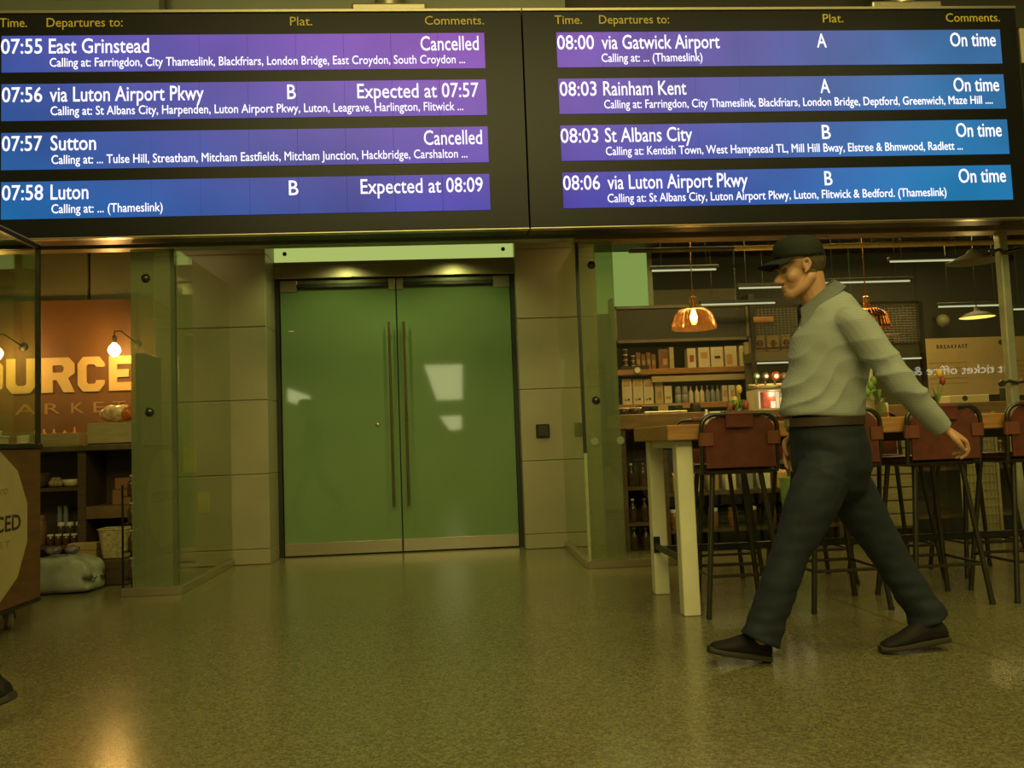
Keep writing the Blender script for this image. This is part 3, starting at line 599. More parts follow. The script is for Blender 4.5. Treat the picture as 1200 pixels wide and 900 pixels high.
# milky plastic tub/bag on the floor with packets on top
A = fl(50, 697); B_ = fl(112, 695)
bx0, bx1, by = -3.14, -2.72, 6.48
b = MB(); vs = b.box((bx0, by, 0.002), (bx1, by+0.33, 0.27), 0.05, seg=3)
bmesh.ops.subdivide_edges(b.bm, edges=b.bm.edges[:], cuts=2, use_grid_fill=True)
for v in b.bm.verts:
    n_ = noise.noise_vector(v.co*6)*0.025
    v.co.x += n_.x; v.co.y += n_.y; v.co.z = max(0.001, v.co.z*(1+0.0)+n_.z*0.8 - (0.10*max(0, (v.co.x-(-2.86)))/0.2 if v.co.z > 0.12 else 0))
bg = b.build('plastic_sack', 'plastic_bag', None, True, origin=(-2.92, by+0.17, 0)); tag(bg, 'milky translucent plastic sack lying on the floor by the cart', 'sack')
for i, (x, y, lb) in enumerate(((-3.02, 6.60, 'purple shiny packet on the milky sack, nearer the cart'), (-2.90, 6.64, 'dark purple packet on the milky sack, nearer the basket'))):
    b = MB(); vs = b.ball((x, y, 0.312), (0.054, 0.05, 0.028), u=18, v=10)
    for v in vs: v.co += 0.014*noise.noise_vector(v.co*22)
    tag(b.build('snack_packet', 'purple_film', None, True, origin=(x, y, 0.25)), lb, 'packet', 'packets on the milky sack')
b = MB(); b.box((-3.06, 6.93, 0.001), (-2.85, 7.03, 0.32), 0.004); b.box((-3.065, 6.925, 0.27), (-2.845, 7.035, 0.325), 0.004); tag(b.build('tan_carton', 'tan_card', None, origin=(-2.87, 6.98, 0)), 'tan lidded carton standing behind the milky sack', 'carton')
# wicker basket tipped, on a dark low crate
cr = MB(); cr.box((-2.81, 6.84, 0.001), (-2.58, 7.06, 0.20), 0.01); cr.box((-2.815, 6.835, 0.06), (-2.575, 7.065, 0.075)); cr.box((-2.815, 6.835, 0.13), (-2.575, 7.065, 0.145)); tag(cr.build('dark_crate', 'dark_wood', None, origin=(-2.70, 6.95, 0)), 'dark low crate on the floor carrying the wicker basket', 'crate')
b = MB()
n = 28
prof = [(0.085, 0.0), (0.088, 0.02), (0.095, 0.10), (0.106, 0.19), (0.110, 0.225)]
c = Vector((-2.70, 6.94, 0.202))
def sq(k, r): 
    a = 2*pi*k/n; return Vector((max(-1, min(1, 1.25*cos(a)))*r, max(-1, min(1, 1.25*sin(a)))*r*0.85, 0))
rings = []
for j in range(17):
    h = 0.225*j/16; r = 0.082+0.028*j/16 + (0.004 if j % 2 else -0.002)
    rings.append([b.bm.verts.new(c+sq(k, r+(0.003 if (k+j) % 2 else -0.002))+Vector((0, 0, h))) for k in range(n)])
for P, Q in zip(rings, rings[1:]):
    for k in range(n): b.bm.faces.new((P[k], P[(k+1) % n], Q[(k+1) % n], Q[k]))
b.bm.faces.new(rings[0][::-1])
wk = b.build('wicker_basket', 'wicker', None, True, origin=c); tag(wk, 'wicker basket with pale rim on the dark crate by the glass', 'basket')
b = MB(); b.tube([c+sq(k, 0.112)+Vector((0, 0, 0.226)) for k in range(n)], 0.008, 8, closed=True); b.build('rim', 'wicker', wk, True)
# dark stand of small things by the glass edge
t = thing('bottle_rack', 'thin dark rack of small shiny bottles against the left glass', 'rack', (-2.42, 6.5, 0))
b = MB(); b.box((-2.46, 6.42, 0), (-2.36, 6.44, 0.02)); b.box((-2.46, 6.60, 0), (-2.36, 6.62, 0.02))
for x, y in ((-2.46, 6.42), (-2.37, 6.42), (-2.46, 6.60), (-2.37, 6.60)): b.box((x, y, 0), (x+0.012, y+0.012, 0.78))
for z in (0.10, 0.30, 0.50, 0.70): b.box((-2.46, 6.42, z-0.008), (-2.358, 6.612, z))
b.build('frame', 'black_metal', t)
for z, cn in ((0.101, 1), (0.301, 2), (0.501, 1), (0.701, 1)):
    for k in range(cn):
        bottle(-2.41, 6.48+0.09*k, z, 0.15, 0.028, 'jar_dark', 'white_plastic', 'small dark bottle with pale cap in thin rack, %s level' % {0.101: 'lowest', 0.301: 'second', 0.501: 'third', 0.701: 'top'}[z], 'bottles in the thin rack')
# yellow notices behind the left glass bay
for i, (pa, pb, pc, pd, lb) in enumerate(((215, 523, 230, 554, 'upper yellow notice seen through the left glass'), (232, 576, 246, 601, 'lower yellow notice seen through the left glass'))):
    A, B_ = at(pa, pd, YPL-0.006), at(pc, pb, YPL-0.006)
    b = MB(); b.box((A.x, YPL-0.006, A.z), (B_.x, YPL-0.001, B_.z)); tag(b.build('notice', mat('yellow_paper', (0.42, 0.36, 0.06), 0.6), None), lb, 'notice', 'yellow notices')
# small switch box on the stone
sw = thing('switch_box', 'small square black box fixed to the stone right of the doors', 'switch', (0.765, YPR, 1.11))
p = at(636, 505, YPR)
sub('plate', (p.x-0.063, YPR-0.022, p.z-0.063), (p.x+0.063, YPR, p.z+0.063), 'black_metal', sw, 0.006)
sub('reader_face', (p.x-0.045, YPR-0.026, p.z-0.045), (p.x+0.045, YPR-0.022, p.z+0.045), 'black_rubber', sw, 0.003)

# ================================================================== RIGHT: TABLE AND STOOLS
tb = thing('bar_table', 'long high bar table with orange wood top and cream legs', 'table', (2.85, 5.05, 0))
sub('table_top', (1.14, 4.60, 0.958), (4.56, 5.50, 1.045), 'wood', tb, 0.006)
for x in (1.2, 4.41):
    for y in (4.665, 5.345): sub('leg', (x, y, 0), (x+0.092, y+0.092, 0.958), 'white_paint', tb, 0.005)
    sub('apron', (x+0.02, 4.757, 0.915), (x+0.075, 5.345, 0.957), 'white_paint', tb)
    b = MB(); b.box((x+0.005, 4.757, 0.285), (x+0.015, 5.345, 0.325)); b.box((x+0.0, 5.337, 0.26), (x+0.04, 5.345, 0.36)); b.box((x+0.0, 4.757, 0.26), (x+0.04, 4.765, 0.36)); b.build('cross_bar', 'black_metal', tb)
sub('foot_rail', (1.215, 5.12, 0.285), (4.49, 5.17, 0.325), 'black_metal', tb, 0.004)
for y in (4.66, 5.41): sub('side_rail', (1.29, y, 0.90), (4.41, y+0.03, 0.957), mat('dark_olive_rail', (0.06, 0.06, 0.03), 0.5), tb) if y > 5 else None

def make_stool():
    t = thing('bar_stool', '', 'stool', (0, 0, 0), 'red leather bar stools around the high table')
    # stool faces +Y; back at y=-0.23
    b = MB(); vs = b.box((-0.195, -0.19, 0.765), (0.195, 0.20, 0.80), 0.016, seg=2); b.build('seat', 'leather', t, radians(40))
    b = MB(); pts = [(-0.195, -0.205, 0.80), (-0.195, 0.19, 0.775), (0.195, 0.19, 0.775), (0.195, -0.205, 0.80)]
    b.tube([(-0.2, -0.2, 0.785), (-0.2, 0.17, 0.775), (-0.17, 0.2, 0.775), (0.17, 0.2, 0.775), (0.2, 0.17, 0.775), (0.2, -0.2, 0.785)], 0.012, 8)
    b.tube([(-0.2, -0.2, 0.785), (0.2, -0.2, 0.785)], 0.012, 8); b.build('seat_frame', 'gunmetal', t, radians(40))
    # hoop of the back: rises from the seat, rounded corners
    b = MB(); H = []
    for k in range(9): a = pi-k*pi/2/8; H.append((-0.135+0.075*cos(a), -0.235, 1.015+0.075*sin(a)))
    for k in range(9): a = pi/2-k*pi/2/8; H.append((0.135+0.075*cos(a), -0.235, 1.015+0.075*sin(a)))
    hoop = [(-0.205, -0.205, 0.775), (-0.208, -0.222, 0.86)] + H + [(0.208, -0.222, 0.86), (0.205, -0.205, 0.775)]
    b.tube(hoop, 0.0125, 10); b.build('back_hoop', 'gunmetal', t, radians(40))
    # leather back panel: rounded top corners, slightly curved, wrapped around the hoop at the top and the sides
    b = MB(); nx = 16
    def P(u, v):
        x = (u*2-1)*0.192
        top = 1.078 - 0.06*max(0, (abs(x)-0.125)/0.067)**2
        z = 0.803+v*(top-0.803)
        return Vector((x, -0.232+0.022*(1-(x/0.192)**2)*(0.5+0.5*v)*0.8, z))
    g = [[b.bm.verts.new(P(i/nx, j/8)) for i in range(nx+1)] for j in range(9)]
    g2 = [[b.bm.verts.new(P(i/nx, j/8)+Vector((0, -0.012, 0))) for i in range(nx+1)] for j in range(9)]
    for G in (g, g2):
        for j in range(8):
            for i in range(nx): b.bm.faces.new((G[j][i], G[j][i+1], G[j+1][i+1], G[j+1][i]))
    edge = [(0, i) for i in range(nx+1)]+[(j, nx) for j in range(1, 9)]+[(8, i) for i in range(nx-1, -1, -1)]+[(j, 0) for j in range(7, 0, -1)]
    for (a, c_), (a2, c2) in zip(edge, edge[1:]+edge[:1]): b.bm.faces.new((g[a][c_], g2[a][c_], g2[a2][c2], g[a2][c2]))
    bk = b.build('backrest', 'leather', t, radians(60))
    b = MB()
    for k in range(1):
        ring = [(0, -0.235+0.019*cos(a), 1.09+0.019*sin(a)) for a in [2*pi*i/14 for i in range(14)]]
        b.tube([(-0.075, -0.235, 1.09), (0.075, -0.235, 1.09)], 0.019, 14)
    b.box((-0.075, -0.252, 1.02), (0.075, -0.246, 1.09)); b.build('top_tab', 'leather', bk, radians(40))
    for s in (-1, 1):
        b = MB(); b.tube([(s*0.209, -0.228, 0.925), (s*0.209, -0.231, 0.995)], 0.0185, 12); b.box((min(s*0.15, s*0.21), -0.25, 0.925), (max(s*0.15, s*0.21), -0.244, 0.995)); b.build('side_strap', mat('strap_leather', (0.15, 0.045, 0.018), 0.45), bk, radians(40))
    for sx in (-1, 1):
        for sy in (-1, 1):
            b = MB(); b.tube([(sx*0.135, sy*0.15+0.0, 0.77), (sx*0.215, sy*0.215, 0.004)], 0.0145, 10)
            lg = b.build('leg', 'gunmetal', t, radians(40))
            b = MB(); b.lathe([(0.015, 0), (0.016, 0.004), (0.0155, 0.022)], (sx*0.215, sy*0.215, 0.0), 10); b.build('foot_cap', 'black_rubber', lg, radians(40))
    b = MB(); k = 0.193; y = 0.197
    b.tube([(-k, -y, 0.22), (k, -y, 0.22), (k, y, 0.22), (-k, y, 0.22)], 0.009, 8, closed=True); b.build('foot_ring', 'gunmetal', t, radians(40))
    return t
st0 = make_stool()
near = [(1.522, 'nearest bar stool back at the table end, left of the walking man'), (2.10, 'bar stool mostly hidden behind the walking man'),
        (2.672, 'bar stool whose back shows behind the walking man\'s trailing hand'), (3.245, 'bar stool cut by the right frame edge')]
for i, (x, lb) in enumerate(near):
    if i == 0: st0.location = (x, 4.785, 0); st0['label'] = lb
    else: dup(st0, (x, 4.785, 0), lb)
for x, lb in ((1.70, 'far side bar stool opposite the nearest one, back just above the table'), (2.30, 'far side bar stool seen between the walking man\'s legs'), (2.88, 'far side bar stool behind the trailing hand'), (3.46, 'far side bar stool nearest the pale window post')):
    dup(st0, (x, 5.60, 0), lb, pi)
# vases of tulips etc. on the table
def tulip_vase(x, y, h, flowers, lb):
    z = 1.0455
    t = thing('flower_vase', lb, 'vase', (x, y, z), 'flower vases on the high table')
    b = MB(); b.lathe([(0.026, 0), (0.034, 0.006), (0.036, h*0.5), (0.022, h*0.8), (0.025, h), (0.022, h), (0.019, h*0.8), (0.032, h*0.5), (0.030, 0.008)], (x, y, z), 18); b.build('glass', 'vase_glass', t, True)
    for dx, dz, m, col in flowers:
        top = Vector((x+dx, y, z+dz))
        b = MB(); b.tube([(x+dx*0.05, y, z+0.012), (x+dx*0.25, y, z+h), (x+dx*0.7, y, z+dz*0.75), top], 0.0032, 6); f = b.build('stem', 'green_leaf', t, True)
        b = MB(); b.lathe([(0.004, -0.01), (0.016, 0.0), (0.020, 0.018), (0.016, 0.038), (0.005, 0.048)], top, 12); b.build('bloom', m, f, True)
        b = MB()
        for s in (-1, 1):
            pts = [Vector((x+dx*0.2, y, z+h*0.8)), Vector((x+dx*0.4+s*0.02, y+0.01*s, z+h+0.05)), Vector((x+dx*0.6+s*0.05, y+0.02*s, z+dz*0.75))]
            b.tube(pts, [0.004, 0.012, 0.002], 6, ry=[0.002, 0.003, 0.001])
        b.build('leaf', 'green_leaf', f, True)
tulip_vase(at(866, 495, 5.3).x, 5.3, 0.10, [(0.012, 0.20, 'tulip_yellow', 0), (-0.055, 0.09, 'tulip_red', 0), (0.05, 0.10, 'tulip_red', 0), (-0.02, 0.13, 'tulip_yellow', 0)], 'vase with yellow tulip over the nearest stool back')
tulip_vase(at(1034, 495, 5.2).x, 5.2, 0.13, [(-0.06, 0.19, 'green_leaf', 0), (-0.085, 0.15, 'green_leaf', 0), (-0.04, 0.22, 'green_leaf', 0)], 'clear vase of green stems between the man and his sleeve')
tulip_vase(at(1098, 490, 5.3).x, 5.3, 0.09, [(0.055, 0.21, 'tulip_red', 0), (0.035, 0.26, 'tulip_yellow', 0)], 'vase with red and yellow tulips above the man\'s wrist')
x = at(1018, 495, 5.25).x
b = MB(); b.lathe([(0.055, 0), (0.058, 0.004), (0.058, 0.33), (0.05, 0.345), (0.02, 0.345)], (x+0.018, 5.32, 1.0455), 20); tag(b.build('paper_roll', 'cream_box', None, radians(40), origin=(x, 5.32, 1.0455)), 'tall cream paper roll on the table at the man\'s back', 'roll')
b = MB(); b.box((x+0.085, 5.22, 1.0455), (x+0.12, 5.26, 1.145), 0.003); ct = b.build('small_carton', 'white_lid', None, origin=(x+0.08, 5.24, 1.0455)); tag(ct, 'small white and red carton between paper roll and clear vase', 'carton')
sub('red_band', (x+0.0845, 5.219, 1.06), (x+0.1205, 5.261, 1.085), 'red_card', ct)
p = at(838, 490, 5.3)
b = MB(); b.lathe([(0.022, 0), (0.024, 0.004), (0.034, 0.085), (0.031, 0.085), (0.021, 0.008)], (p.x, 5.3, 1.0455), 18); gl_ = b.build('candle_glass', mat('frosted_tumbler', (0.75, 0.74, 0.45), 0.15), None, True, origin=(p.x, 5.3, 1.0455)); tag(gl_, 'bright flared glass tumbler on the table above the nearest stool', 'glass')
p = at(828, 490, 5.3)
b = MB(); b.lathe([(0.016, 0), (0.018, 0.003), (0.016, 0.07), (0.008, 0.078), (0.008, 0.1)], (p.x, 5.3, 1.0455), 14); tag(b.build('salt_cellar', 'white_plastic', None, True, origin=(p.x, 5.3, 1.0455)), 'small pale salt cellar left of the bright tumbler', 'salt cellar')

# ================================================================== RIGHT: BAR INTERIOR
YC = 7.35
bar = thing('bar_counter', 'long wooden bar counter with open shelves behind the high table', 'counter', (3.5, 7.6, 0))
sub('counter_top', (1.40, YC, 1.06), (6.4, YC+0.6, 1.19), mat('counter_wood', (0.21, 0.115, 0.035), 0.45, var=0.2, scale=5, stretch=(1, 10, 10)), bar, 0.006)
sub('back_panel', (1.42, YC+0.45, 0), (6.4, YC+0.48, 1.06), 'shop_dark', bar)
for x in (1.42, 1.78, 3.32, 4.0, 5.1, 6.36): sub('divider', (x, YC+0.03, 0), (x+0.035, YC+0.45, 1.06), 'dark_wood', bar)
for xa, xb, z in ((1.455, 1.78, 0.25), (1.455, 1.78, 0.56), (1.815, 3.32, 0.17), (1.815, 3.32, 0.49), (4.035, 5.1, 0.20), (4.035, 5.1, 0.62)): sub('shelf', (xa, YC+0.04, z-0.03), (xb, YC+0.45, z), 'dark_wood', bar)
# slatted pale front
sl = MB()
for k in range(7): sl.box((3.36, YC-0.0, 0.12+0.115*k), (3.99, YC+0.03, 0.225+0.115*k), 0.004)
sl.box((3.37, YC+0.03, 0.1), (3.98, YC+0.05, 0.93)); sl.build('slatted_front', mat('weathered_slats', (0.26, 0.22, 0.11), 0.6, var=0.15, scale=6, stretch=(1, 8, 8)), bar)
# bottles in the dark left bay
for z, zl in ((0.251, 'middle'), (0.561, 'upper'), (0.001, 'lowest')):
    for k in range(3): bottle(1.51+0.105*k, YC+0.13, z, 0.20, 0.034, 'jar_dark', 'red_card' if k % 2 else 'white_lid', 'dark bottle in the narrow bar bay beside the green glass, %s shelf, %s in row' % (zl, ('left', 'centre', 'right')[k]), 'bottles in the narrow bar bay')
# bags and tubs on the bar's upper shelf
cols = ['gold_card', 'white_lid', 'tan_card', 'cream_box', 'jar_blue', 'white_lid', 'gold_card', 'green_plastic', 'cream_box']
names_ = ['gold', 'white', 'tan', 'cream', 'grey', 'pale', 'amber', 'green', 'ivory']
for i in range(9):
    x = 1.87+0.155*i; h = 0.17+0.02*((i*7) % 3); z = 0.491
    b = MB(); b.box((x, YC+0.08, z), (x+0.10, YC+0.18, z+h*0.82), 0.012, seg=2)
    pk = b.build('paper_bag', cols[i], None, radians(40), origin=(x+0.05, YC+0.13, z)); tag(pk, names_[i]+' packet on the bar\'s upper open shelf, seen between stool legs', 'packet', 'packets on the bar shelf')
    b = MB(); b.prism([(x+0.005, YC+0.085, z+h*0.82), (x+0.005, YC+0.175, z+h*0.82), (x+0.005, YC+0.13, z+h)], (0.09, 0, 0)); b.build('folded_top', cols[i], pk)
for i in range(8):
    x = 1.88+0.175*i
    jar(x, YC+0.14, 0.171, 0.17, 0.045, ('amber', 'jar_dark', 'brown_card')[i % 3], ('white_lid', 'brown_card')[i % 2], ('amber', 'dark', 'brown')[i % 3]+' jar on the bar\'s lower open shelf, '+('first', 'second', 'third', 'fourth', 'fifth', 'sixth', 'seventh', 'eighth')[i]+' from the left', group='jars on the bar\'s lower shelf')
p = at(937, 585, 6.9); 
b = MB(); b.lathe([(0.07, 0), (0.085, 0.02), (0.10, 0.20), (0.085, 0.25), (0.04, 0.265)], (p.x, YC+0.14, 0.601), 18); b.bm.free()
b = MB(); b.lathe([(0.10, 0), (0.115, 0.02), (0.14, 0.55), (0.15, 0.60), (0.13, 0.60), (0.10, 0.03)], (at(937, 600, 7.1).x, 7.12, 0.001), 20); tag(b.build('green_bin', 'green_plastic', None, radians(40), origin=(at(937, 600, 7.1).x, 7.12, 0)), 'light green round bin on the floor in front of the bar, beside the man\'s leg', 'bin')
# under-counter fridge with dark glass and bottles at the right
fr = thing('counter_fridge', 'dark under-counter fridge below the bar behind the right hand stools', 'fridge', (4.5, YC+0.2, 0.62))
for i in range(6): bottle(4.12+0.16*i, YC+0.15, 0.621, 0.22, 0.038, 'jar_dark', ('white_lid', 'gold_card')[i % 2], 'dark bottle with %s cap under the bar, %s from the left' % (('pale', 'gold')[i % 2], ('first', 'second', 'third', 'fourth', 'fifth', 'sixth')[i]), 'bottles under the right of the bar')
bpy.data.objects.remove(fr)
pb = at(1046, 522, 7.3)
b = MB(); b.box((pb.x-0.055, YC-0.10, 0.945), (pb.x+0.055, YC-0.002, 1.055), 0.006); b.bm.free()
b = MB(); b.box((3.75, YC+0.045, 0.90), (3.98, YC+0.06, 1.03)); bl_ = b.build('under_counter_light', 'lit_white', bar)
# patterned mesh screen near the pale post
b = MB()
for k in range(14): b.tube([(4.30+0.0, 7.1, 0.15+0.07*k), (4.62, 7.1, 0.15+0.07*k)], 0.004, 5)
for k in range(10): b.tube([(4.30+0.036*k, 7.1, 0.1), (4.30+0.036*k, 7.1, 1.08)], 0.004, 5)
b.box((4.29, 7.09, 0), (4.31, 7.11, 1.1)); b.box((4.61, 7.09, 0), (4.63, 7.11, 1.1)); b.box((4.3, 7.118, 0.06), (4.62, 7.122, 1.09))
tag(b.build('mesh_screen', mat('pale_mesh', (0.34, 0.29, 0.15), 0.5), None, origin=(4.46, 7.1, 0)), 'pale wire mesh screen standing before the bar near the pale post', 'screen')
# --- items on the bar counter top
zt = 1.1905
def onbar(px): return at(px, 478, YC+0.2).x
def cbox(n, lb, cat, x0, x1, y0, y1, z, h, m, group=None, bev=0.006):
    b = MB(); b.box((x0, y0, z), (x1, y1, z+h), bev, seg=2); return tag(b.build(n, m, None, radians(40), origin=((x0+x1)/2, (y0+y1)/2, z)), lb, cat, group)
cm = thing('coffee_machine', 'dark coffee machine on the bar left end behind the table', 'coffee machine', (onbar(765), YC+0.3, zt))
xa, xb = onbar(752), onbar(802)
sub('body', (xa, YC+0.25, zt), (xb, YC+0.5, zt+0.085), 'black_metal', cm, 0.012); sub('drip_tray', (xa, YC+0.10, zt), (xb, YC+0.25, zt+0.02), 'steel', cm, 0.004)
sub('front_plate', (xa+0.16, YC+0.243, zt+0.02), (xa+0.25, YC+0.25, zt+0.085), 'tan_card', cm)
for k in range(2):
    b = MB(); b.tube([(xa+0.10+0.2*k, YC+0.25, zt+0.06), (xa+0.10+0.2*k, YC+0.12, zt+0.05)], 0.012, 8); b.build('filter_handle', 'black_rubber', cm, True)
for i, px in enumerate((728, 742)):
    t = thing('glass_bowl', ('left', 'right')[i]+' of two dark bowls at the bar\'s left end', 'bowl', (onbar(px), YC+0.12, zt), 'bowls on the bar')
    b = MB(); b.lathe([(0.03, 0), (0.045, 0.01), (0.058, 0.05), (0.052, 0.05), (0.04, 0.014)], (onbar(px), YC+0.12, zt), 16); b.build('bowl', 'jar_dark', t, True)
    b = MB(); b.lathe([(0.056, 0.05), (0.060, 0.052), (0.060, 0.060), (0.052, 0.060)], (onbar(px), YC+0.12, zt), 16, cap=False); b.build('rim', 'white_lid', t, True)
cbox('grinder', 'black grinder on the bar beside the salt cellar', 'grinder', onbar(812), onbar(822), YC+0.2, YC+0.32, zt, 0.09, 'black_rubber', None, 0.02)
# --- shelving on the back wall, left: cupboard above, two shelves
YS = 8.75
def X(px, py, Y=YS): return at(px, py, Y).x
def Z(px, py, Y=YS): return at(px, py, Y).z
cab = thing('wall_shelving', 'wooden wall shelves with dark cupboard above at the back of the bar', 'shelves', (2.4, 9.2, 1.4))
x0c, x1c = X(722, 430), X(884, 430)
zs1, zs2 = Z(800, 431), Z(800, 472)
sub('shelf', (x0c, YS, zs1-0.06), (x1c, 9.2, zs1), 'wood', cab, 0.004); sub('shelf', (x0c, YS, zs2-0.06), (X(865, 470), 9.2, zs2), 'wood', cab, 0.004)
sub('back_panel', (x0c, 9.2, 0.6), (x1c, 9.25, 2.6), 'shop_olive', cab)
sub('upright', (x0c-0.03, YS, 0.9), (x0c, 9.2, 2.45), 'dark_frame', cab); sub('upright', (x1c-0.03, YS-0.02, 0.9), (x1c+0.03, 9.2, 2.45), 'dark_frame', cab)
sub('divider', (X(785, 420), YS+0.01, zs1), (X(790, 420), 9.2, zs1+0.22), 'pale_wood', cab); sub('divider', (X(873, 410), YS+0.01, zs1), (X(878, 410), 9.2, zs1+0.25), 'pale_wood', cab)
zc0, zc1 = Z(800, 400), Z(800, 357)
sub('cupboard', (x0c, YS+0.02, zc0), (x1c-0.03, 9.2, zc1), 'shop_dark', cab)
b = MB()
for xa, xb, za, zb in ((x0c, x1c-0.03, zc0, zc0+0.03), (x0c, x1c-0.03, zc1-0.03, zc1), (x0c, x0c+0.03, zc0, zc1), (x1c-0.06, x1c-0.03, zc0, zc1)): b.box((xa, YS, za), (xb, YS+0.02, zb))
b.build('cupboard_frame', mat('olive_frame', (0.15, 0.125, 0.055), 0.5), cab)
sub('rail', (X(764, 440), YS+0.01, zs1-0.14), (x1c-0.03, YS+0.03, zs1-0.08), 'pale_wood', cab)
def back_box(px0, px1, py0, zb, m, lb, group, deco=None, dep=0.12, nm='card_box', cat='box'):
    xa, xb = X(px0, py0, YS+0.05), X(px1, py0, YS+0.05); zt_ = Z((px0+px1)/2, py0, YS+0.05)
    b = MB(); b.box((xa, YS+0.05, zb+0.0005), (xb, YS+0.05+dep, zt_), 0.003); o = b.build(nm, m, None, origin=((xa+xb)/2, YS+0.1, zb)); tag(o, lb, cat, group)
    if deco:
        mm, u0, u1, v0, v1 = deco
        sub('printed_panel', (xa+(xb-xa)*u0, YS+0.047, zb+(zt_-zb)*v0), (xa+(xb-xa)*u1, YS+0.05, zb+(zt_-zb)*v1), mm, o)
    return o
G1 = 'boxes on the upper bar shelf'
back_box(805, 815, 408, zs1, 'cream_box', 'narrow white box with red print on the upper bar shelf', G1, ('red_card', 0.25, 0.75, 0.3, 0.65))
back_box(818, 831, 407, zs1, 'cream_box', 'white box with orange panel on the upper bar shelf', G1, ('gold_card', 0.2, 0.8, 0.45, 0.75))
back_box(832.5, 847, 406.5, zs1, 'cream_box', 'wide white box with dark oval on the upper bar shelf', G1, ('ink', 0.3, 0.75, 0.42, 0.55))
back_box(849, 863, 405.5, zs1, 'cream_box', 'white box with gold and red patches on the upper bar shelf', G1, ('gold_card', 0.12, 0.6, 0.1, 0.6))
back_box(866, 877, 405, zs1, 'cream_box', 'white box with dark bottle picture, last on the upper bar shelf', G1, ('ink', 0.35, 0.72, 0.25, 0.7))
back_box(771, 784, 409, zs1, 'brown_card', 'brown carton left of the pale divider on the upper bar shelf', G1, ('gold_card', 0.4, 0.8, 0.2, 0.5))
for i, px in enumerate((745, 751, 757, 763)): back_box(px, px+5.2, 413+(i % 2)*2, zs1, 'brown_card', ('first', 'second', 'third', 'fourth')[i]+' small brown packet right of the stacked jars on the upper bar shelf', 'brown packets on the upper bar shelf', ('tan_card', 0.2, 0.8, 0.3, 0.6), 0.08, 'packet', 'packet')
def stackjar(px, zb, n, h, r, m, lid, who, group):
    for k in range(n):
        jar(X(px, 425, YS+0.09), YS+0.09, zb+0.0005+k*(h+0.0005), h, r, m, lid, who % ('lowest', 'second', 'third', 'topmost')[k if n == 4 or k < n-1 else 3], group=group)
stackjar(733, zs1, 4, 0.055, 0.030, 'jar_dark', 'white_lid', 'dark jar with white lid, %s in the left stack on the upper bar shelf', 'stacked jars on the upper bar shelf')
stackjar(742, zs1, 3, 0.050, 0.030, 'jar_dark', 'white_lid', 'dark jar with white lid, %s in the right stack on the upper bar shelf', 'stacked jars on the upper bar shelf')
G2 = 'boxes on the lower bar shelf'
for i, (a, c_) in enumerate(((728.5, 740), (741, 753), (753.8, 765))):
    o = back_box(a, c_, 444, zs2, 'cream_box', 'tall white box with gold top label, %s of three on the lower bar shelf' % ('left', 'middle', 'right')[i], G2, ('gold_card', 0.15, 0.8, 0.72, 0.92))
    xa = X(a, 460, YS+0.05); wd = X(c_, 460, YS+0.05)-xa
    sub('printed_mark', (xa+wd*0.3, YS+0.047, zs2+0.04), (xa+wd*0.42, YS+0.05, zs2+0.06), 'ink', o); sub('printed_mark', (xa+wd*0.55, YS+0.047, zs2+0.045), (xa+wd*0.8, YS+0.05, zs2+0.065), 'ink', o)
back_box(767, 776.5, 444.5, zs2, 'sticker', 'narrow beige box right of the three tall white boxes', G2, ('tan_card', 0.3, 0.8, 0.2, 0.5))
back_box(778, 787, 452, zs2, 'cream_box', 'short white packet between beige box and stacked tins', G2, ('tan_card', 0.2, 0.8, 0.25, 0.4))
stackjar(792.5, zs2, 2, 0.088, 0.034, 'jar_blue', 'white_lid', 'grey labelled tin, %s in the left stack on the lower bar shelf', 'stacked tins on the lower bar shelf')
stackjar(800.5, zs2, 2, 0.088, 0.034, 'jar_blue', 'white_lid', 'grey labelled tin, %s in the right stack on the lower bar shelf', 'stacked tins on the lower bar shelf')
for i, px in enumerate((809.5, 816.5, 822.5, 829, 835, 841)):
    bottle(X(px, 460, YS+0.09), YS+0.09, zs2+0.0005, 0.175, 0.026, ('cream_box' if i < 3 else 'jar_blue'), 'white_lid', '%s bottle with white cap on the lower bar shelf, %s in its row' % ('cream' if i < 3 else 'grey', ('first', 'second', 'third', 'fourth', 'fifth', 'last')[i]), 'white capped bottles on the lower bar shelf')
for i, (a, c_) in enumerate(((846, 852), (853.5, 861), (862.5, 867))): back_box(a, c_, 451.5, zs2, 'cream_box' if i != 1 else 'white_lid', ('left', 'middle', 'right')[i]+' of three small cream tubs at the right end of the lower bar shelf', 'small tubs on the lower bar shelf', ('gold_card', 0.3, 0.8, 0.3, 0.7), 0.07, 'tub', 'tub')
# round dial under the upper shelf
p = at(747, 434, YS-0.02)
ck = thing('wall_clock', 'small round pale dial below the upper bar shelf at left', 'clock', (p.x, YS, p.z))
b = MB(); b.lathe([(0.030, 0), (0.036, 0.006), (0.036, 0.02), (0.030, 0.022)], (p.x, YS, p.z), 20, (0, -1, 0)); b.build('case', 'tan_card', ck, radians(40))
b = MB(); b.lathe([(0.028, 0.022), (0.028, 0.024)], (p.x, YS, p.z), 20, (0, -1, 0)); b.build('face', 'white_lid', ck)
sub('backing', (p.x-0.17, YS+0.001, p.z-0.055), (p.x+0.13, YS+0.02, p.z+0.048), 'dark_frame', ck)
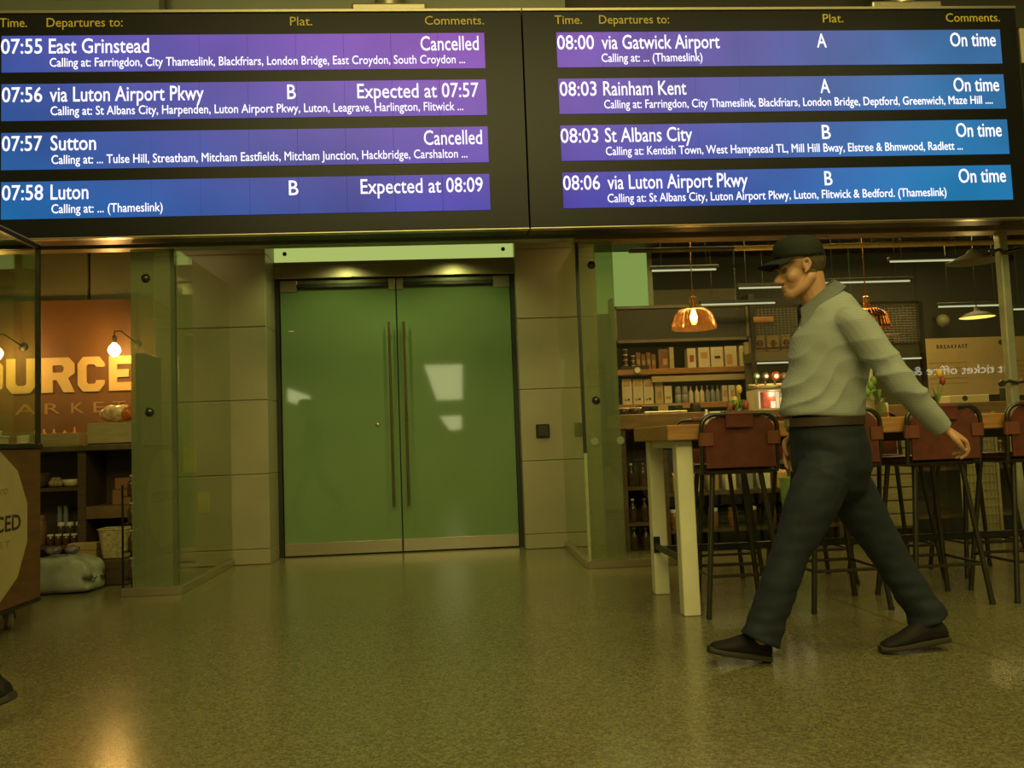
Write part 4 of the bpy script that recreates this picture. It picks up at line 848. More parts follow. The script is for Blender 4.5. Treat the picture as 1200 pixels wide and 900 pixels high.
# --- middle unit: mesh cage, boxes, light strip, drinks fridge
YM = 8.35
def XM(px, py): return at(px, py, YM).x
def ZM(px, py): return at(px, py, YM).z
mu = thing('mesh_gantry', 'wire mesh gantry with shelf over the drinks fridge', 'gantry', (4.2, 8.5, 0))
gx0, gx1 = XM(886, 400), XM(1078, 400); gz0, gz1 = ZM(1000, 404), ZM(1000, 357)
b = MB()
nh, nv = 16, 44
for k in range(nh+1): b.tube([(gx0, YM, gz0+(gz1-gz0)*k/nh), (gx1, YM, gz0+(gz1-gz0)*k/nh)], 0.0028, 4)
for k in range(nv+1): b.tube([(gx0+(gx1-gx0)*k/nv, YM, gz0), (gx0+(gx1-gx0)*k/nv, YM, gz1)], 0.0028, 4)
b.build('mesh_panel', 'mesh_wire', mu)
b = MB()
for za in (gz0-0.02, gz1): b.box((gx0, YM-0.012, za), (gx1, YM+0.012, za+0.022))
b.box((gx0-0.02, YM-0.012, gz0-0.02), (gx0, YM+0.012, gz1+0.02)); b.build('mesh_frame', 'gunmetal', mu)
sub('upright', (gx1, YM-0.02, 1.191-1.19), (gx1+0.045, YM+0.02, gz1+0.02), 'gunmetal', mu); sub('upright', (gx0-0.05, YM-0.02, 0), (gx0-0.02, YM+0.02, gz1+0.02), 'dark_frame', mu)
zsh = ZM(910, 411)
sub('shelf', (gx0-0.02, YM, zsh-0.10), (gx1, YM+0.35, zsh), 'shop_olive', mu, 0.004)
zst = ZM(908, 425)
sub('light_strip', (gx0, YM-0.01, zst-0.008), (gx1, YM+0.01, zst+0.006), 'tube_on', mu)
sub('rear_panel', (gx0-0.02, YM+0.30, 0.9), (gx1, YM+0.33, zsh-0.1), 'shop_olive', mu)
def m_box(px0, px1, py0, lb):
    xa, xb = XM(px0, py0), XM(px1, py0); zt_ = ZM(px0, py0)
    b = MB(); b.box((xa, YM+0.04, zsh+0.0005), (xb, YM+0.2, zt_), 0.004); o = b.build('cake_box', 'tan_card', None, origin=(xa, YM+0.1, zsh)); tag(o, lb, 'box', 'tan boxes on the mesh gantry')
    xc = (xa+xb)/2; b = MB(); b.lathe([(0.034, 0), (0.034, 0.002)], (xc, YM+0.04, (zsh+zt_)/2), 16, (0, -1, 0)); b.build('print', 'ink', o)
m_box(885, 898, 393, 'tan printed box left of two on the gantry shelf by the man\'s chest'); m_box(900, 915, 393, 'tan printed box in the middle on the gantry shelf before the man'); m_box(917, 928, 392, 'tan printed box partly behind the man\'s chest on the gantry shelf')
m_box(1036, 1056, 391, 'tan printed box on the gantry shelf right of the man\'s shoulder')
# hanging wooden sign on the mesh
xa, xb = XM(882, 373), XM(905, 373)
cbox('wood_tag', 'small wooden tag hung on the wire mesh before the man', 'tag', xa, xb, YM-0.03, YM-0.014, ZM(890, 378), 0.055, 'wood', None, 0.003)
# tap badges over the fridge
YT = 7.75
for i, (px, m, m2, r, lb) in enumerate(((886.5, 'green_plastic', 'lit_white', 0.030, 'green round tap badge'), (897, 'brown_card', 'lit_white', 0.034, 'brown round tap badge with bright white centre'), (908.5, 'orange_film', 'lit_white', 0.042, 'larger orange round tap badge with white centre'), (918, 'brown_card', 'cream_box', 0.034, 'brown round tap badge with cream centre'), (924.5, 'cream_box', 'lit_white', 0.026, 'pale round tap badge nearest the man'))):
    p = at(px, 441, YT)
    t = thing('beer_tap', lb+' above the bar', 'beer tap', (p.x, YT, p.z), 'round tap badges above the bar')
    b = MB(); b.lathe([(r, 0), (r, 0.02), (r*0.85, 0.028)], (p.x, YT, p.z), 20, (0, -1, 0)); b.build('badge', m, t, radians(40))
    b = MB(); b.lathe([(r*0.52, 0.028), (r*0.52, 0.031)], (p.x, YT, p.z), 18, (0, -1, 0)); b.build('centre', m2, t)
    b = MB(); b.tube([(p.x, YT+0.01, p.z-r*0.5), (p.x, YT+0.02, p.z-0.075)], 0.010, 8); b.build('stem', 'steel', t, True)
xa, xb = at(885, 452, YT).x, at(930, 452, YT).x
zz = at(905, 452, YT).z
rl = thing('tap_rail', 'steel tap rail carrying the round badges above the lit cabinet', 'rail', ((xa+xb)/2, YT+0.05, 1.19))
b = MB(); b.tube([(xa-0.05, YT+0.045, zz), (xb+0.25, YT+0.045, zz)], 0.026, 14); b.build('cross_pipe', 'steel', rl, True)
b = MB(); b.tube([(xb+0.2, YT+0.03, 1.19), (xb+0.2, YT+0.03, zz)], 0.03, 14); b.build('column', 'steel', rl, True)
df = thing('display_cabinet', 'lit glass cabinet with pink packets on the bar before the man', 'cabinet', ((xa+xb)/2, YC+0.2, zt))
xa, xb = at(886, 470, YC+0.1).x, at(926, 470, YC+0.1).x; zb, ztp = zt, at(905, 456, YC+0.1).z
sub('base', (xa, YC+0.06, zb), (xb, YC+0.34, zb+0.012), 'white_plastic', df); sub('roof', (xa, YC+0.06, ztp-0.012), (xb, YC+0.34, ztp), 'white_plastic', df)
sub('lit_back', (xa+0.01, YC+0.33, zb+0.012), (xb-0.01, YC+0.338, ztp-0.012), emat('cabinet_glow', (1.0, 0.80, 0.45), 0.9), df)
for x in (xa, xb-0.012): sub('corner_post', (x, YC+0.06, zb+0.012), (x+0.012, YC+0.34, ztp-0.012), 'white_plastic', df)
pkx0, pkx1 = at(893, 470, YC+0.15).x, at(908, 470, YC+0.15).x
pk = cbox('pink_packet', 'pink red packet with white corner label inside the lit cabinet', 'packet', pkx0, pkx1, YC+0.12, YC+0.2, zb+0.0125, ztp-0.02-zb-0.0125, mat('pink_wrap', (0.75, 0.16, 0.12), 0.4, var=0.35, scale=40), None, 0.004)
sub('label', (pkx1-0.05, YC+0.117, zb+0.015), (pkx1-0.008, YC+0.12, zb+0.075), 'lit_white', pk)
point('cabinet_light', ((xa+xb)/2, YC+0.1, ztp-0.04), 0.5, (1.0, 0.82, 0.5), 0.02)
bottle(at(915, 470, YC+0.15).x+0.012, YC+0.16, zb+0.0125, 0.13, 0.020, 'cream_box', 'white_lid', 'pale bottle beside the pink packet in the lit cabinet')
# --- menu board on back wall at the right
YMN = 9.55
A, B_ = at(1086, 462, YMN), at(1183, 392, YMN)
mn = thing('menu_board', 'wide beige breakfast menu board on the back wall at right', 'menu board', ((A.x+B_.x)/2, YMN, A.z))
sub('board', (A.x, YMN-0.01, A.z-0.03), (B_.x, YMN+0.04, B_.z-0.02), mat('beige_board', (0.50, 0.37, 0.16), 0.6, var=0.04), mn)
pa, pb_ = at(1097, 407, YMN), at(1133, 404, YMN)
text('heading', 'BREAKFAST', pa.x, pb_.x, pa.z-0.02, 0.045, YMN-0.011, 'ink', mn, space=1.3)
for k in range(5):
    za = A.z+0.05+0.06*k
    sub('menu_line', (pa.x-0.1, YMN-0.012, za+0.06), (pa.x+0.35, YMN-0.010, za+0.072), 'tan_card', mn); sub('menu_line', (pa.x+0.8, YMN-0.012, za+0.06), (pa.x+1.25, YMN-0.010, za+0.072), 'tan_card', mn)
pc = at(1175, 401, YMN); b = MB(); b.ball((pc.x-0.02, YMN-0.012, pc.z), (0.045, 0.004, 0.03)); b.ball((pc.x+0.03, YMN-0.012, pc.z+0.01), (0.035, 0.004, 0.025)); b.build('leaf_emblem', 'ink', mn, True)
A, B_ = at(1192, 460, YMN), at(1260, 390, YMN)
sub('board', (A.x, YMN-0.01, A.z-0.03), (B_.x, YMN+0.04, B_.z-0.02), M['beige_board'] if 'beige_board' in M else bpy.data.materials['beige_board'], mn)
sh = thing('pastry_case', 'pale low case with a dark round emblem on the bar at right', 'case', (at(1140, 475, YC+0.3).x, YC+0.3, zt))
xa, xb = at(1113, 474, YC+0.3).x, at(1160, 474, YC+0.3).x
sub('body', (xa, YC+0.3, zt), (xb, YC+0.5, zt+0.075), 'cream_box', sh, 0.006)
b = MB(); b.lathe([(0.026, 0), (0.026, 0.003)], (at(1131, 470, YC+0.3).x, YC+0.3, zt+0.045), 16, (0, -1, 0)); b.build('emblem', 'ink', sh)
cbox('till_screen', 'small dark till screen on the bar beside the pale post', 'till', at(1175, 474, YC+0.3).x, at(1192, 474, YC+0.3).x, YC+0.3, YC+0.34, zt, 0.13, 'black_rubber', None, 0.006)
# --- pipes, tubes and pendants under the shop ceiling
A, B_ = at(737, 298, 7.0), at(1260, 278, 7.0)
zc = (A.z+B_.z)/2
dp = thing('ceiling_pipe', 'long pale service pipe hung under the bar ceiling', 'pipe', (4, 7.0, zc))
b = MB(); b.tube([(A.x+0.9, 7.0, zc), (B_.x+0.6, 7.0, zc)], 0.022, 12); b.build('pipe', mat('brass_pipe', (0.80, 0.62, 0.25), 0.4, 0.1), dp, True)
b = MB(); b.tube([(A.x, 7.0, zc), (A.x+0.9, 7.0, zc)], 0.020, 12); b.build('pipe', 'mesh_wire', dp, True)
for k in range(5):
    b = MB(); b.tube([(A.x+0.4+0.8*k, 7.0, zc), (A.x+0.4+0.8*k, 7.0, 2.98)], 0.005, 6); b.build('hanger', 'gunmetal', dp, True)
def tube_light(px0, px1, py0, py1, Y, lb):
    A, B_ = at(px0, py0, Y), at(px1, py1, Y); z = (A.z+B_.z)/2
    t = thing('tube_light', lb, 'tube light', ((A.x+B_.x)/2, Y, z), 'tube lights under the bar ceiling')
    b = MB(); b.tube([(A.x, Y, z), (B_.x, Y, z)], 0.0085, 8); b.build('tube', 'tube_on', t, True)
    b = MB(); b.box((A.x-0.02, Y-0.025, z+0.011), (B_.x+0.02, Y+0.025, z+0.04), 0.004); b.build('batten', 'dark_frame', t)
    b = MB()
    for f_ in (0.15, 0.85): b.tube([(A.x+(B_.x-A.x)*f_, Y, z+0.04), (A.x+(B_.x-A.x)*f_, Y, 2.98)], 0.003, 5)
    b.build('wire', 'gunmetal', t)
tube_light(764, 839, 318, 315, 7.6, 'tube light left of the cap, nearest the green lit glass')
tube_light(866, 925, 339, 335, 8.0, 'tube light just behind the man\'s chin')
tube_light(960, 1066, 332, 329, 8.0, 'long tube light right of the man\'s neck')
tube_light(1043, 1134, 307, 304, 7.6, 'uppermost tube light above the man\'s shoulder')
tube_light(822, 908, 358, 354, 8.5, 'low tube light along the dark cupboard top')
tube_light(1100, 1178, 361, 356, 8.6, 'low tube light over the yellow pendant at right')
tube_light(1188, 1230, 363, 361, 8.6, 'tube light right of the pale post')
def copper_pendant(px, py, Y, lb, shade, zt_=2.98):
    p = at(px, py, Y)
    t = thing('copper_pendant', lb, 'pendant lamp', (p.x, Y, p.z), 'pendant lamps over the high table')
    prof = [(0.190, -0.085), (0.182, -0.06), (0.168, 0.0), (0.155, 0.040), (0.120, 0.075), (0.055, 0.095), (0.038, 0.10)]
    b = MB(); b.lathe(prof, (p.x, Y, p.z), 32, cap=False); sh = b.build('shade', shade, t, True)
    b = MB()
    for k in range(32):
        a = 2*pi*k/32; b.tube([(p.x+r*1.004*cos(a), Y+r*1.004*sin(a), p.z+h) for r, h in prof[:-1]], 0.0026, 4)
    b.build('rib', shade, sh, True)
    b = MB(); b.lathe([(0.030, 0.09), (0.033, 0.095), (0.030, 0.19), (0.010, 0.20)], (p.x, Y, p.z), 16); b.build('cap', 'copper', t, radians(40))
    b = MB(); b.lathe([(0.004, -0.03), (0.024, -0.012), (0.032, 0.018), (0.022, 0.05), (0.014, 0.085)], (p.x, Y, p.z), 16); b.build('bulb', 'bulb_on', t, True)
    b = MB(); b.tube([(p.x, Y, p.z+0.19), (p.x, Y, zt_)], 0.005, 6); b.build('cord', 'copper', t, True)
    point('bulb_glow', (p.x, Y, p.z-0.07), 5, (1.0, 0.58, 0.17), 0.03)
copper_pendant(813, 374, 7.05, 'glowing amber glass pendant above the nearest bar stool', 'amber_glass')
copper_pendant(1016, 374, 7.05, 'copper pendant half hidden by the man\'s shoulder', 'copper')
p = at(1145, 372, 8.2)
t = thing('dish_pendant', 'dark dish pendant with glowing yellow underside at right', 'pendant lamp', (p.x, 8.2, p.z))
b = MB(); b.lathe([(0.170, 0.0), (0.168, 0.008), (0.10, 0.045), (0.03, 0.065), (0.02, 0.11)], (p.x, 8.2, p.z), 28, cap=False); b.build('shade', 'shop_dark', t, True)
b = MB(); b.lathe([(0.163, 0.004), (0.10, 0.010), (0.01, 0.012)], (p.x, 8.2, p.z-0.002), 28); b.build('diffuser', 'shade_in', t, True)
b = MB(); b.tube([(p.x, 8.2, p.z+0.11), (p.x, 8.2, 2.98)], 0.005, 6); b.build('cord', 'gunmetal', t, True)
point('bulb_glow', (p.x, 8.2, p.z-0.06), 4, (1.0, 0.72, 0.25), 0.05)
p = at(1139, 297, 7.3)
t = thing('cone_pendant', 'large unlit pale cone pendant under the pipe at right', 'pendant lamp', (p.x, 7.3, p.z-0.1))
b = MB(); b.lathe([(0.22, -0.08), (0.215, -0.075), (0.05, 0.0), (0.03, 0.03), (0.012, 0.04)], (p.x, 7.3, p.z), 30, cap=False); b.build('shade', 'panel_grey', t, True)
b = MB(); b.tube([(p.x, 7.3, p.z+0.03), (p.x, 7.3, 2.98)], 0.005, 6); b.build('cord', 'gunmetal', t, True)
p = at(1112, 374, 9.3)
t = thing('wall_speaker', 'small round grey speaker on the back wall left of the yellow pendant', 'speaker', (p.x, 9.4, p.z))
b = MB(); b.ball((p.x, 9.42, p.z), (0.075, 0.07, 0.075)); b.build('shell', 'panel_grey', t, True)
b = MB(); b.tube([(p.x, 9.45, p.z), (p.x, 9.6, p.z+0.05)], 0.02, 8); b.build('bracket', 'gunmetal', t, True)

# ================================================================== HALL THINGS BEHIND THE CAMERA (seen mirrored in the glass)
def mirror(px, py, Yg, Ys):
    """point at depth Ys whose mirror image in the pane Y=Yg stands at this picture point"""
    q = at(px, py, 2*Yg-Ys); return Vector((q.x, Ys, q.z))
Ys = -3.0
A, B_ = mirror(1194, 430, YGR, Ys), mirror(1071, 436, YGR, Ys)
hs = thing('ticket_office_sign', 'dark hanging sign with white words, seen mirrored in the shop glass', 'sign', ((A.x+B_.x)/2, Ys-0.05, A.z-0.1))
sub('panel', (B_.x-0.4, Ys-0.12, A.z-0.22), (A.x+0.3, Ys-0.02, A.z+0.34), 'black', hs, 0.01)
text('lettering', 'out ticket office &', B_.x, A.x, (A.z+B_.z)/2-0.08, 0.17, Ys-0.02, emat('sign_lettering', (1.0, 0.92, 0.72), 5.0), hs, '+Y', bold=0.01)
for x in (B_.x+0.2, A.x-0.2):
    b = MB(); b.tube([(x, Ys-0.07, A.z+0.34), (x, Ys-0.07, 6.2)], 0.02, 8); b.build('hanger', 'steel', hs, True)
Ys = -4.0
for i, (poly, lb) in enumerate(((((497, 428), (542, 427), (542, 468), (512, 469)), 'large lit panel mirrored in the right door leaf'), (((515, 488), (541, 487), (541, 503), (527, 504)), 'small lit panel mirrored below the large one in the right door leaf'), (((337, 455), (363, 464), (363, 479), (337, 470)), 'lit panel mirrored in the left door leaf'))):
    P_ = [mirror(x, y, YD, Ys) for x, y in poly]
    c = sum(P_, Vector())/4
    t = thing('light_box', lb, 'light box', (c.x, Ys, min(p.z for p in P_)), 'lit panels across the hall')
    b = MB(); b.prism([c+(p-c)*1.04+Vector((0, -0.01, 0)) for p in P_], (0, -0.12, 0)); b.build('case', 'black_metal', t)
    b = MB(); b.prism([p+Vector((0, -0.01, 0)) for p in P_], (0, 0.01, 0)); b.build('lit_face', emat('light_box_face', (0.95, 0.92, 0.45), 5.5), t)
    b = MB(); b.tube([(c.x, Ys-0.07, 0), (c.x, Ys-0.07, min(p.z for p in P_)+0.05)] if i else [(c.x, Ys-0.07, max(p.z for p in P_)-0.05), (c.x, Ys-0.07, 6.4)], 0.04, 10); b.build('post', 'steel', t, True)

# ================================================================== PEOPLE
def remeshed(b, voxel, smooth_it=6, fac=0.5):
    bmesh.ops.recalc_face_normals(b.bm, faces=b.bm.faces)
    me = bpy.data.meshes.new('tmp'); b.bm.to_mesh(me); b.bm.free()
    o = bpy.data.objects.new('tmp', me); C.objects.link(o)
    r = o.modifiers.new('r', 'REMESH'); r.mode = 'VOXEL'; r.voxel_size = voxel; r.use_smooth_shade = True
    s = o.modifiers.new('s', 'SMOOTH'); s.iterations = smooth_it; s.factor = fac
    dg = bpy.context.evaluated_depsgraph_get(); m2 = bpy.data.meshes.new_from_object(o.evaluated_get(dg))
    bpy.data.objects.remove(o); bpy.data.meshes.remove(me)
    k = MB(); k.bm.from_mesh(m2); bpy.data.meshes.remove(m2); return k
def lerp(a, b_, t): return a+(b_-a)*t
def chain(b, pts, rad, n=12, ry=None, sub_=5, tip=True):
    """smooth tapered limb through joints (catmull-rom)"""
    P = [Vector(p) for p in pts]; P = [P[0]*2-P[1]]+P+[P[-1]*2-P[-2]]
    R1 = [rad[0]]+list(rad)+[rad[-1]]; R2 = None if ry is None else [ry[0]]+list(ry)+[ry[-1]]
    out, ra, rb = [], [], []
    for i in range(1, len(P)-2):
        for k in range(sub_ + (1 if i == len(P)-3 else 0)):
            t = k/sub_; a, b1, c, d = P[i-1], P[i], P[i+1], P[i+2]
            out.append(0.5*((2*b1)+(c-a)*t+(2*a-5*b1+4*c-d)*t*t+(3*b1-a-3*c+d)*t**3))
            ra.append(lerp(R1[i], R1[i+1], t)); rb.append(lerp(R2[i], R2[i+1], t) if R2 else None)
    b.tube(out, ra, n, ry=rb if R2 else None)
    b.ball(out[0], ra[0]*0.97, u=12, v=8)
    if tip: b.ball(out[-1], ra[-1]*0.97, u=12, v=8)
def hand(b, wrist, d, palm_n, thumb_s, curl):
    """d: wrist->knuckles, palm_n: palm normal (fingers curl towards it), thumb_s: side of the thumb"""
    d = Vector(d).normalized(); n = Vector(palm_n); n = (n-d*n.dot(d)).normalized(); s = d.cross(n); s = s if s.dot(Vector(thumb_s)) > 0 else -s
    W = Vector(wrist)
    n0 = len(b.bm.verts)
    # palm as a flattened loft: wide along s, thin along n
    b.tube([W-d*0.03, W, W+d*0.03, W+d*0.06, W+d*0.092], [0.026, 0.028, 0.036, 0.041, 0.039], 14, ry=[0.022, 0.021, 0.019, 0.017, 0.013], up=s)
    for k, (off, L) in enumerate(((0.029, 0.072), (0.0095, 0.080), (-0.0100, 0.074), (-0.0285, 0.058))):
        p = W+d*(0.092-abs(off)*0.12)+s*off
        pts = [p-d*0.02, p]; ang = 0
        for seg, f in enumerate((0.45, 0.30, 0.25)):
            ang += curl[seg]*(1+0.10*k)
            pts.append(pts[-1]+(d*cos(ang)+n*sin(ang)-s*off*0.5*0)*L*f)
        r = 0.0093-0.0006*k
        chain(b, pts, [r*1.05, r*1.05, r, r*0.9, r*0.74], 10, sub_=3)
    t0 = W+d*0.022+s*0.026
    chain(b, [t0-s*0.012, t0+d*0.022+s*0.020+n*0.012, t0+d*0.052+s*0.022+n*0.024, t0+d*0.075+s*0.012+n*0.032], [0.014, 0.0125, 0.0105, 0.008], 10, sub_=3)
    b.bm.verts.ensure_lookup_table()
    for v in b.bm.verts[n0:]: v.co = W+(v.co-W)*HAND
HAND = 1.12
def sneaker(b, bs, heel, toe, up, w=0.047):
    """upper into b, sole into bs; heel/toe are sole points on the ground side"""
    heel, toe, up = Vector(heel), Vector(toe), Vector(up)
    d = (toe-heel); L = d.length; d.normalize(); up = (up-d*up.dot(d)).normalized(); s = d.cross(up)
    st = [(0.0, 0.030, 0.062), (0.06, 0.037, 0.085), (0.2, 0.038, 0.098), (0.36, 0.040, 0.100), (0.5, 0.045, 0.082), (0.66, 0.049, 0.062), (0.82, 0.046, 0.048), (0.94, 0.036, 0.038), (1.0, 0.018, 0.022)]
    for bb, z0, kk in ((b, 0.018, 1.0), (bs, 0.0, 1.06)):
        rings = []
        for f, wd, h in st:
            c = heel+d*(L*f if kk == 1 else L*(f*1.03-0.015)); ring = []
            hh = (h*1.18 if kk == 1 else 0.030); ww = wd*kk*w/0.047
            for k in range(14):
                a = 2*pi*k/14; x = cos(a); y = sin(a)
                xx = math.copysign(abs(x)**0.6, x); yy = math.copysign(abs(y)**0.6, y)
                nar = 1.0-0.35*max(0, yy) if kk == 1 else 1.0
                ring.append(bb.bm.verts.new(c+s*xx*ww*nar+up*(z0+(hh-z0)*(0.5+0.5*yy))))
            rings.append(ring)
        for A, B_ in zip(rings, rings[1:]):
            for k in range(14): bb.bm.faces.new((A[k], A[(k+1) % 14], B_[(k+1) % 14], B_[k]))
        bb.bm.faces.new(rings[0][::-1]); bb.bm.faces.new(rings[-1])
    return d, up, s, L

def build_person(label, J, top='shirt'):
    """J: joints in world space. The person walks towards -X."""
    F = Vector((-1, 0, 0)); U = Vector((0, 0, 1)); S = Vector((0, -1, 0))     # forward, up, left (towards the viewer)
    tl = J['tilt']; Ff = (F*cos(tl)-U*sin(tl)); Uf = (U*cos(tl)+F*sin(tl))
    H = J['head']                                                             # ear centre line
    def h(a, u_, s=0.0): return H+Ff*a+Uf*u_+S*s
    HR = Matrix((Ff, S, Uf)).transposed()
    root = thing('person', label, 'person', (J['hipL'].x, J['hipL'].y, 0))
    b = MB()
    # head
    b.ball(h(0.0, 0.045), (0.098, 0.078, 0.098), HR, 24, 16); b.ball(h(-0.025, 0.02), (0.078, 0.072, 0.085), HR, 20, 14)
    b.ball(h(0.045, -0.03), (0.060, 0.060, 0.088), HR, 20, 14); b.ball(h(0.068, -0.105), (0.034, 0.036, 0.030), HR)
    for s in (-1, 1):
        chain(b, [h(-0.005, -0.05, s*0.056), h(0.03, -0.088, s*0.045), h(0.072, -0.112, s*0.016)], [0.026, 0.024, 0.022], 10)
        b.ball(h(0.066, -0.035, s*0.040), (0.030, 0.024, 0.030), HR); b.ball(h(0.088, 0.018, s*0.030), (0.016, 0.028, 0.012), HR)
        b.ball(h(0.110, -0.050, s*0.013), (0.014, 0.010, 0.010), HR)
        chain(b, [h(0.022, -0.028, s*0.076), h(0.004, -0.012, s*0.082), h(-0.004, 0.012, s*0.085), h(0.008, 0.032, s*0.082), h(0.026, 0.022, s*0.076)], [0.006, 0.0062, 0.0065, 0.006, 0.005], 8); b.ball(h(0.014, 0.004, s*0.073), (0.016, 0.008, 0.026), HR)
    chain(b, [h(0.092, 0.012), h(0.106, -0.015), h(0.124, -0.044)], [0.011, 0.012, 0.0155], 10); b.ball(h(0.120, -0.046), (0.017, 0.014, 0.013), HR)
    b.ball(h(0.094, -0.074), (0.016, 0.026, 0.0075), HR); b.ball(h(0.092, -0.087), (0.014, 0.023, 0.0075), HR)
    NB = J['neck']
    chain(b, [h(-0.025, -0.03), lerp(h(-0.015, -0.10), NB, 0.35), NB], [0.064, 0.063, 0.070], 16)
    # trunk (under the clothes)
    CH, PV = J['chest'], J['pelvis']
    chain(b, [NB-U*0.05-F*0.02, CH-F*0.01, lerp(CH, PV, 0.55), PV], [0.062, 0.105, 0.10, 0.105], 18, [0.09, 0.145, 0.13, 0.14])
    for sd in 'LR':
        s, e, wv = J['sho'+sd], J['elb'+sd], J['wri'+sd]
        chain(b, [lerp(NB, s, 0.4)-U*0.03, s, lerp(s, e, 0.5), e, lerp(e, wv, 0.4), wv], [0.05, 0.052, 0.046, 0.038, 0.037, 0.026], 12)
        hd, pn, ts, cu = J['hand'+sd]; hand(b, wv, hd, pn, ts, cu)
        hp, kn, an, toe = J['hip'+sd], J['kne'+sd], J['ank'+sd], J['toe'+sd]
        chain(b, [hp, lerp(hp, kn, 0.5), kn, lerp(kn, an, 0.4), an], [0.082, 0.072, 0.052, 0.050, 0.036], 14)
        b.ball(an-U*0.01, (0.036, 0.03, 0.04))
    k = remeshed(b, 0.0042, 5); k.build('body', 'skin', root, True)
    # eyes and brows
    for s in (-1, 1):
        b = MB(); b.ball(h(0.091, -0.004, s*0.031), 0.0105, u=12, v=8); b.build('eye', M.get('eye') or M.setdefault('eye', mat('shaded_eye', (0.16, 0.11, 0.07), 0.3)), root, True)
        b = MB(); chain(b, [h(0.104, 0.016, s*0.014), h(0.100, 0.021, s*0.032), h(0.084, 0.016, s*0.050)], [0.004, 0.005, 0.003], 6); b.build('eyebrow', 'hair', root, True)
    # hair below the cap
    b = MB(); n, mrow = 40, 10; G = []
    for j in range(mrow+1):
        v = -0.035+0.105*j/mrow; row = []
        for i in range(n+1):
            a = radians(78)+radians(204)*i/n
            ca, sa = cos(a), sin(a)
            lo = -0.025-0.05*max(0, -ca)**2 ; vv = lo+(0.085-lo)*j/mrow
            rr = math.sqrt(max(0.05, 1-((vv-0.04)/0.115)**2))
            row.append(b.bm.verts.new(h(-0.006+0.104*ca*rr, vv, 0.0845*sa*rr)+noise.noise_vector(Vector((i*0.7, j*0.9, 1)))*0.002))
        G.append(row)
    for j in range(mrow):
        for i in range(n): b.bm.faces.new((G[j][i], G[j][i+1], G[j+1][i+1], G[j+1][i]))
    bmesh.ops.solidify(b.bm, geom=b.bm.faces[:], thickness=0.006); b.build('hair', 'hair', root, True)
    # cap: crown with a band and a peak
    b = MB(); rings = []; n = 36
    for j in range(11):
        t = j/10; el = t*pi/2
        ring = []
        for i in range(n):
            a = 2*pi*i/n; ca, sa = cos(a), sin(a)
            r = cos(el)**0.72 if j < 10 else 0.0
            bulge = 1+0.05*sin(el*2)
            fr = 0.012*max(0, ca)*sin(el*2)
            ring.append(h(0.002+(0.110*r*bulge)*ca+fr, 0.040+0.014*max(0, ca)*cos(el)+0.112*sin(el), 0.0905*r*bulge*sa))
        rings.append([b.bm.verts.new(p) for p in ring] if j < 10 else [b.bm.verts.new(ring[0])])
    for A, B_ in zip(rings[:-2], rings[1:-1]):
        for i in range(n): b.bm.faces.new((A[i], A[(i+1) % n], B_[(i+1) % n], B_[i]))
    for i in range(n): b.bm.faces.new((rings[-2][i], rings[-2][(i+1) % n], rings[-1][0]))
    bmesh.ops.solidify(b.bm, geom=b.bm.faces[:], thickness=0.004); cp = b.build('cap', 'cap', root, True)
    b = MB(); G = []
    for j in range(7):
        f_ = j/6; row = []
        for i in range(17):
            u_ = i/16*2-1
            a = u_*radians(62); base = Vector((0.104*cos(a), 0.0895*sin(a)))
            ext = 0.095*f_*(1-0.35*u_*u_)
            row.append(b.bm.verts.new(h(base.x+ext, 0.056-0.012*f_*f_-0.12*ext-0.020*u_*u_, base.y*(1+0.05*f_))))
        G.append(row)
    for j in range(6):
        for i in range(16): b.bm.faces.new((G[j][i], G[j][i+1], G[j+1][i+1], G[j+1][i]))
    bmesh.ops.solidify(b.bm, geom=b.bm.faces[:], thickness=0.005); b.build('peak', 'cap', cp, True)
    # shirt
    b = MB(); tw = J['twist']
    up = Vector((cos(tw), sin(tw), 0))
    b.tube([p for p, r1, r2 in J['torso']], [r1 for p, r1, r2 in J['torso']], 30, ry=[r2 for p, r1, r2 in J['torso']], up=up)
    for sd in 'LR':
        s, e, wv = J['sho'+sd], J['elb'+sd], J['wri'+sd]
        mid = lerp(J['torso'][-3][0], s, 0.55)
        dd = (wv-e).normalized()
        chain(b, [mid, s, lerp(s, e, 0.35), lerp(s, e, 0.75), e, lerp(e, wv, 0.35), lerp(e, wv, 0.72), wv-dd*0.012], [0.076, 0.076, 0.072, 0.064, 0.061, 0.056, 0.050, 0.043], 16, tip=False)
    k = remeshed(b, 0.0065, 5, 0.5)
    k.bm.normal_update()
    C0 = J['chest']
    for v in k.bm.verts:
        p = v.co; q = p-C0
        # diagonal drape folds from the shoulder and creases on the sleeves
        w1 = noise.noise(Vector((q.x*3+q.z*5, q.y*2, q.z*2-q.x*5))); w2 = noise.noise(Vector((q.x*9+q.z*14+5, q.y*5, q.z*6-q.x*10)))
        f1 = 1-2*abs(sin((-q.x*0.50+q.z*0.86)*38+w1*3.2))**0.7
        amp = 0.010*max(0.25, min(1, (0.10-q.z)/0.22))*max(0.0, min(1, (p.z-J['torso'][0][0].z-0.01)/0.06))*(0.5 if p.x > J['shoL'].x+0.07 else 1.0)
        v.co += v.normal*(amp*f1*(0.6+0.6*w1)+0.006*w1+0.005*w2)
    sh = k.build('shirt' if top == 'shirt' else 'coat', top, root, True)
    # collar: standing band with two leaves
    b = MB(); n = 30; G = []
    cb, cf = J['collar']; cc = (cb+cf)/2; fv = (cf-cb).normalized(); rl = (cf-cb).length/2; cu = Vector((fv.z, 0, -fv.x)); cu = cu if cu.z > 0 else -cu
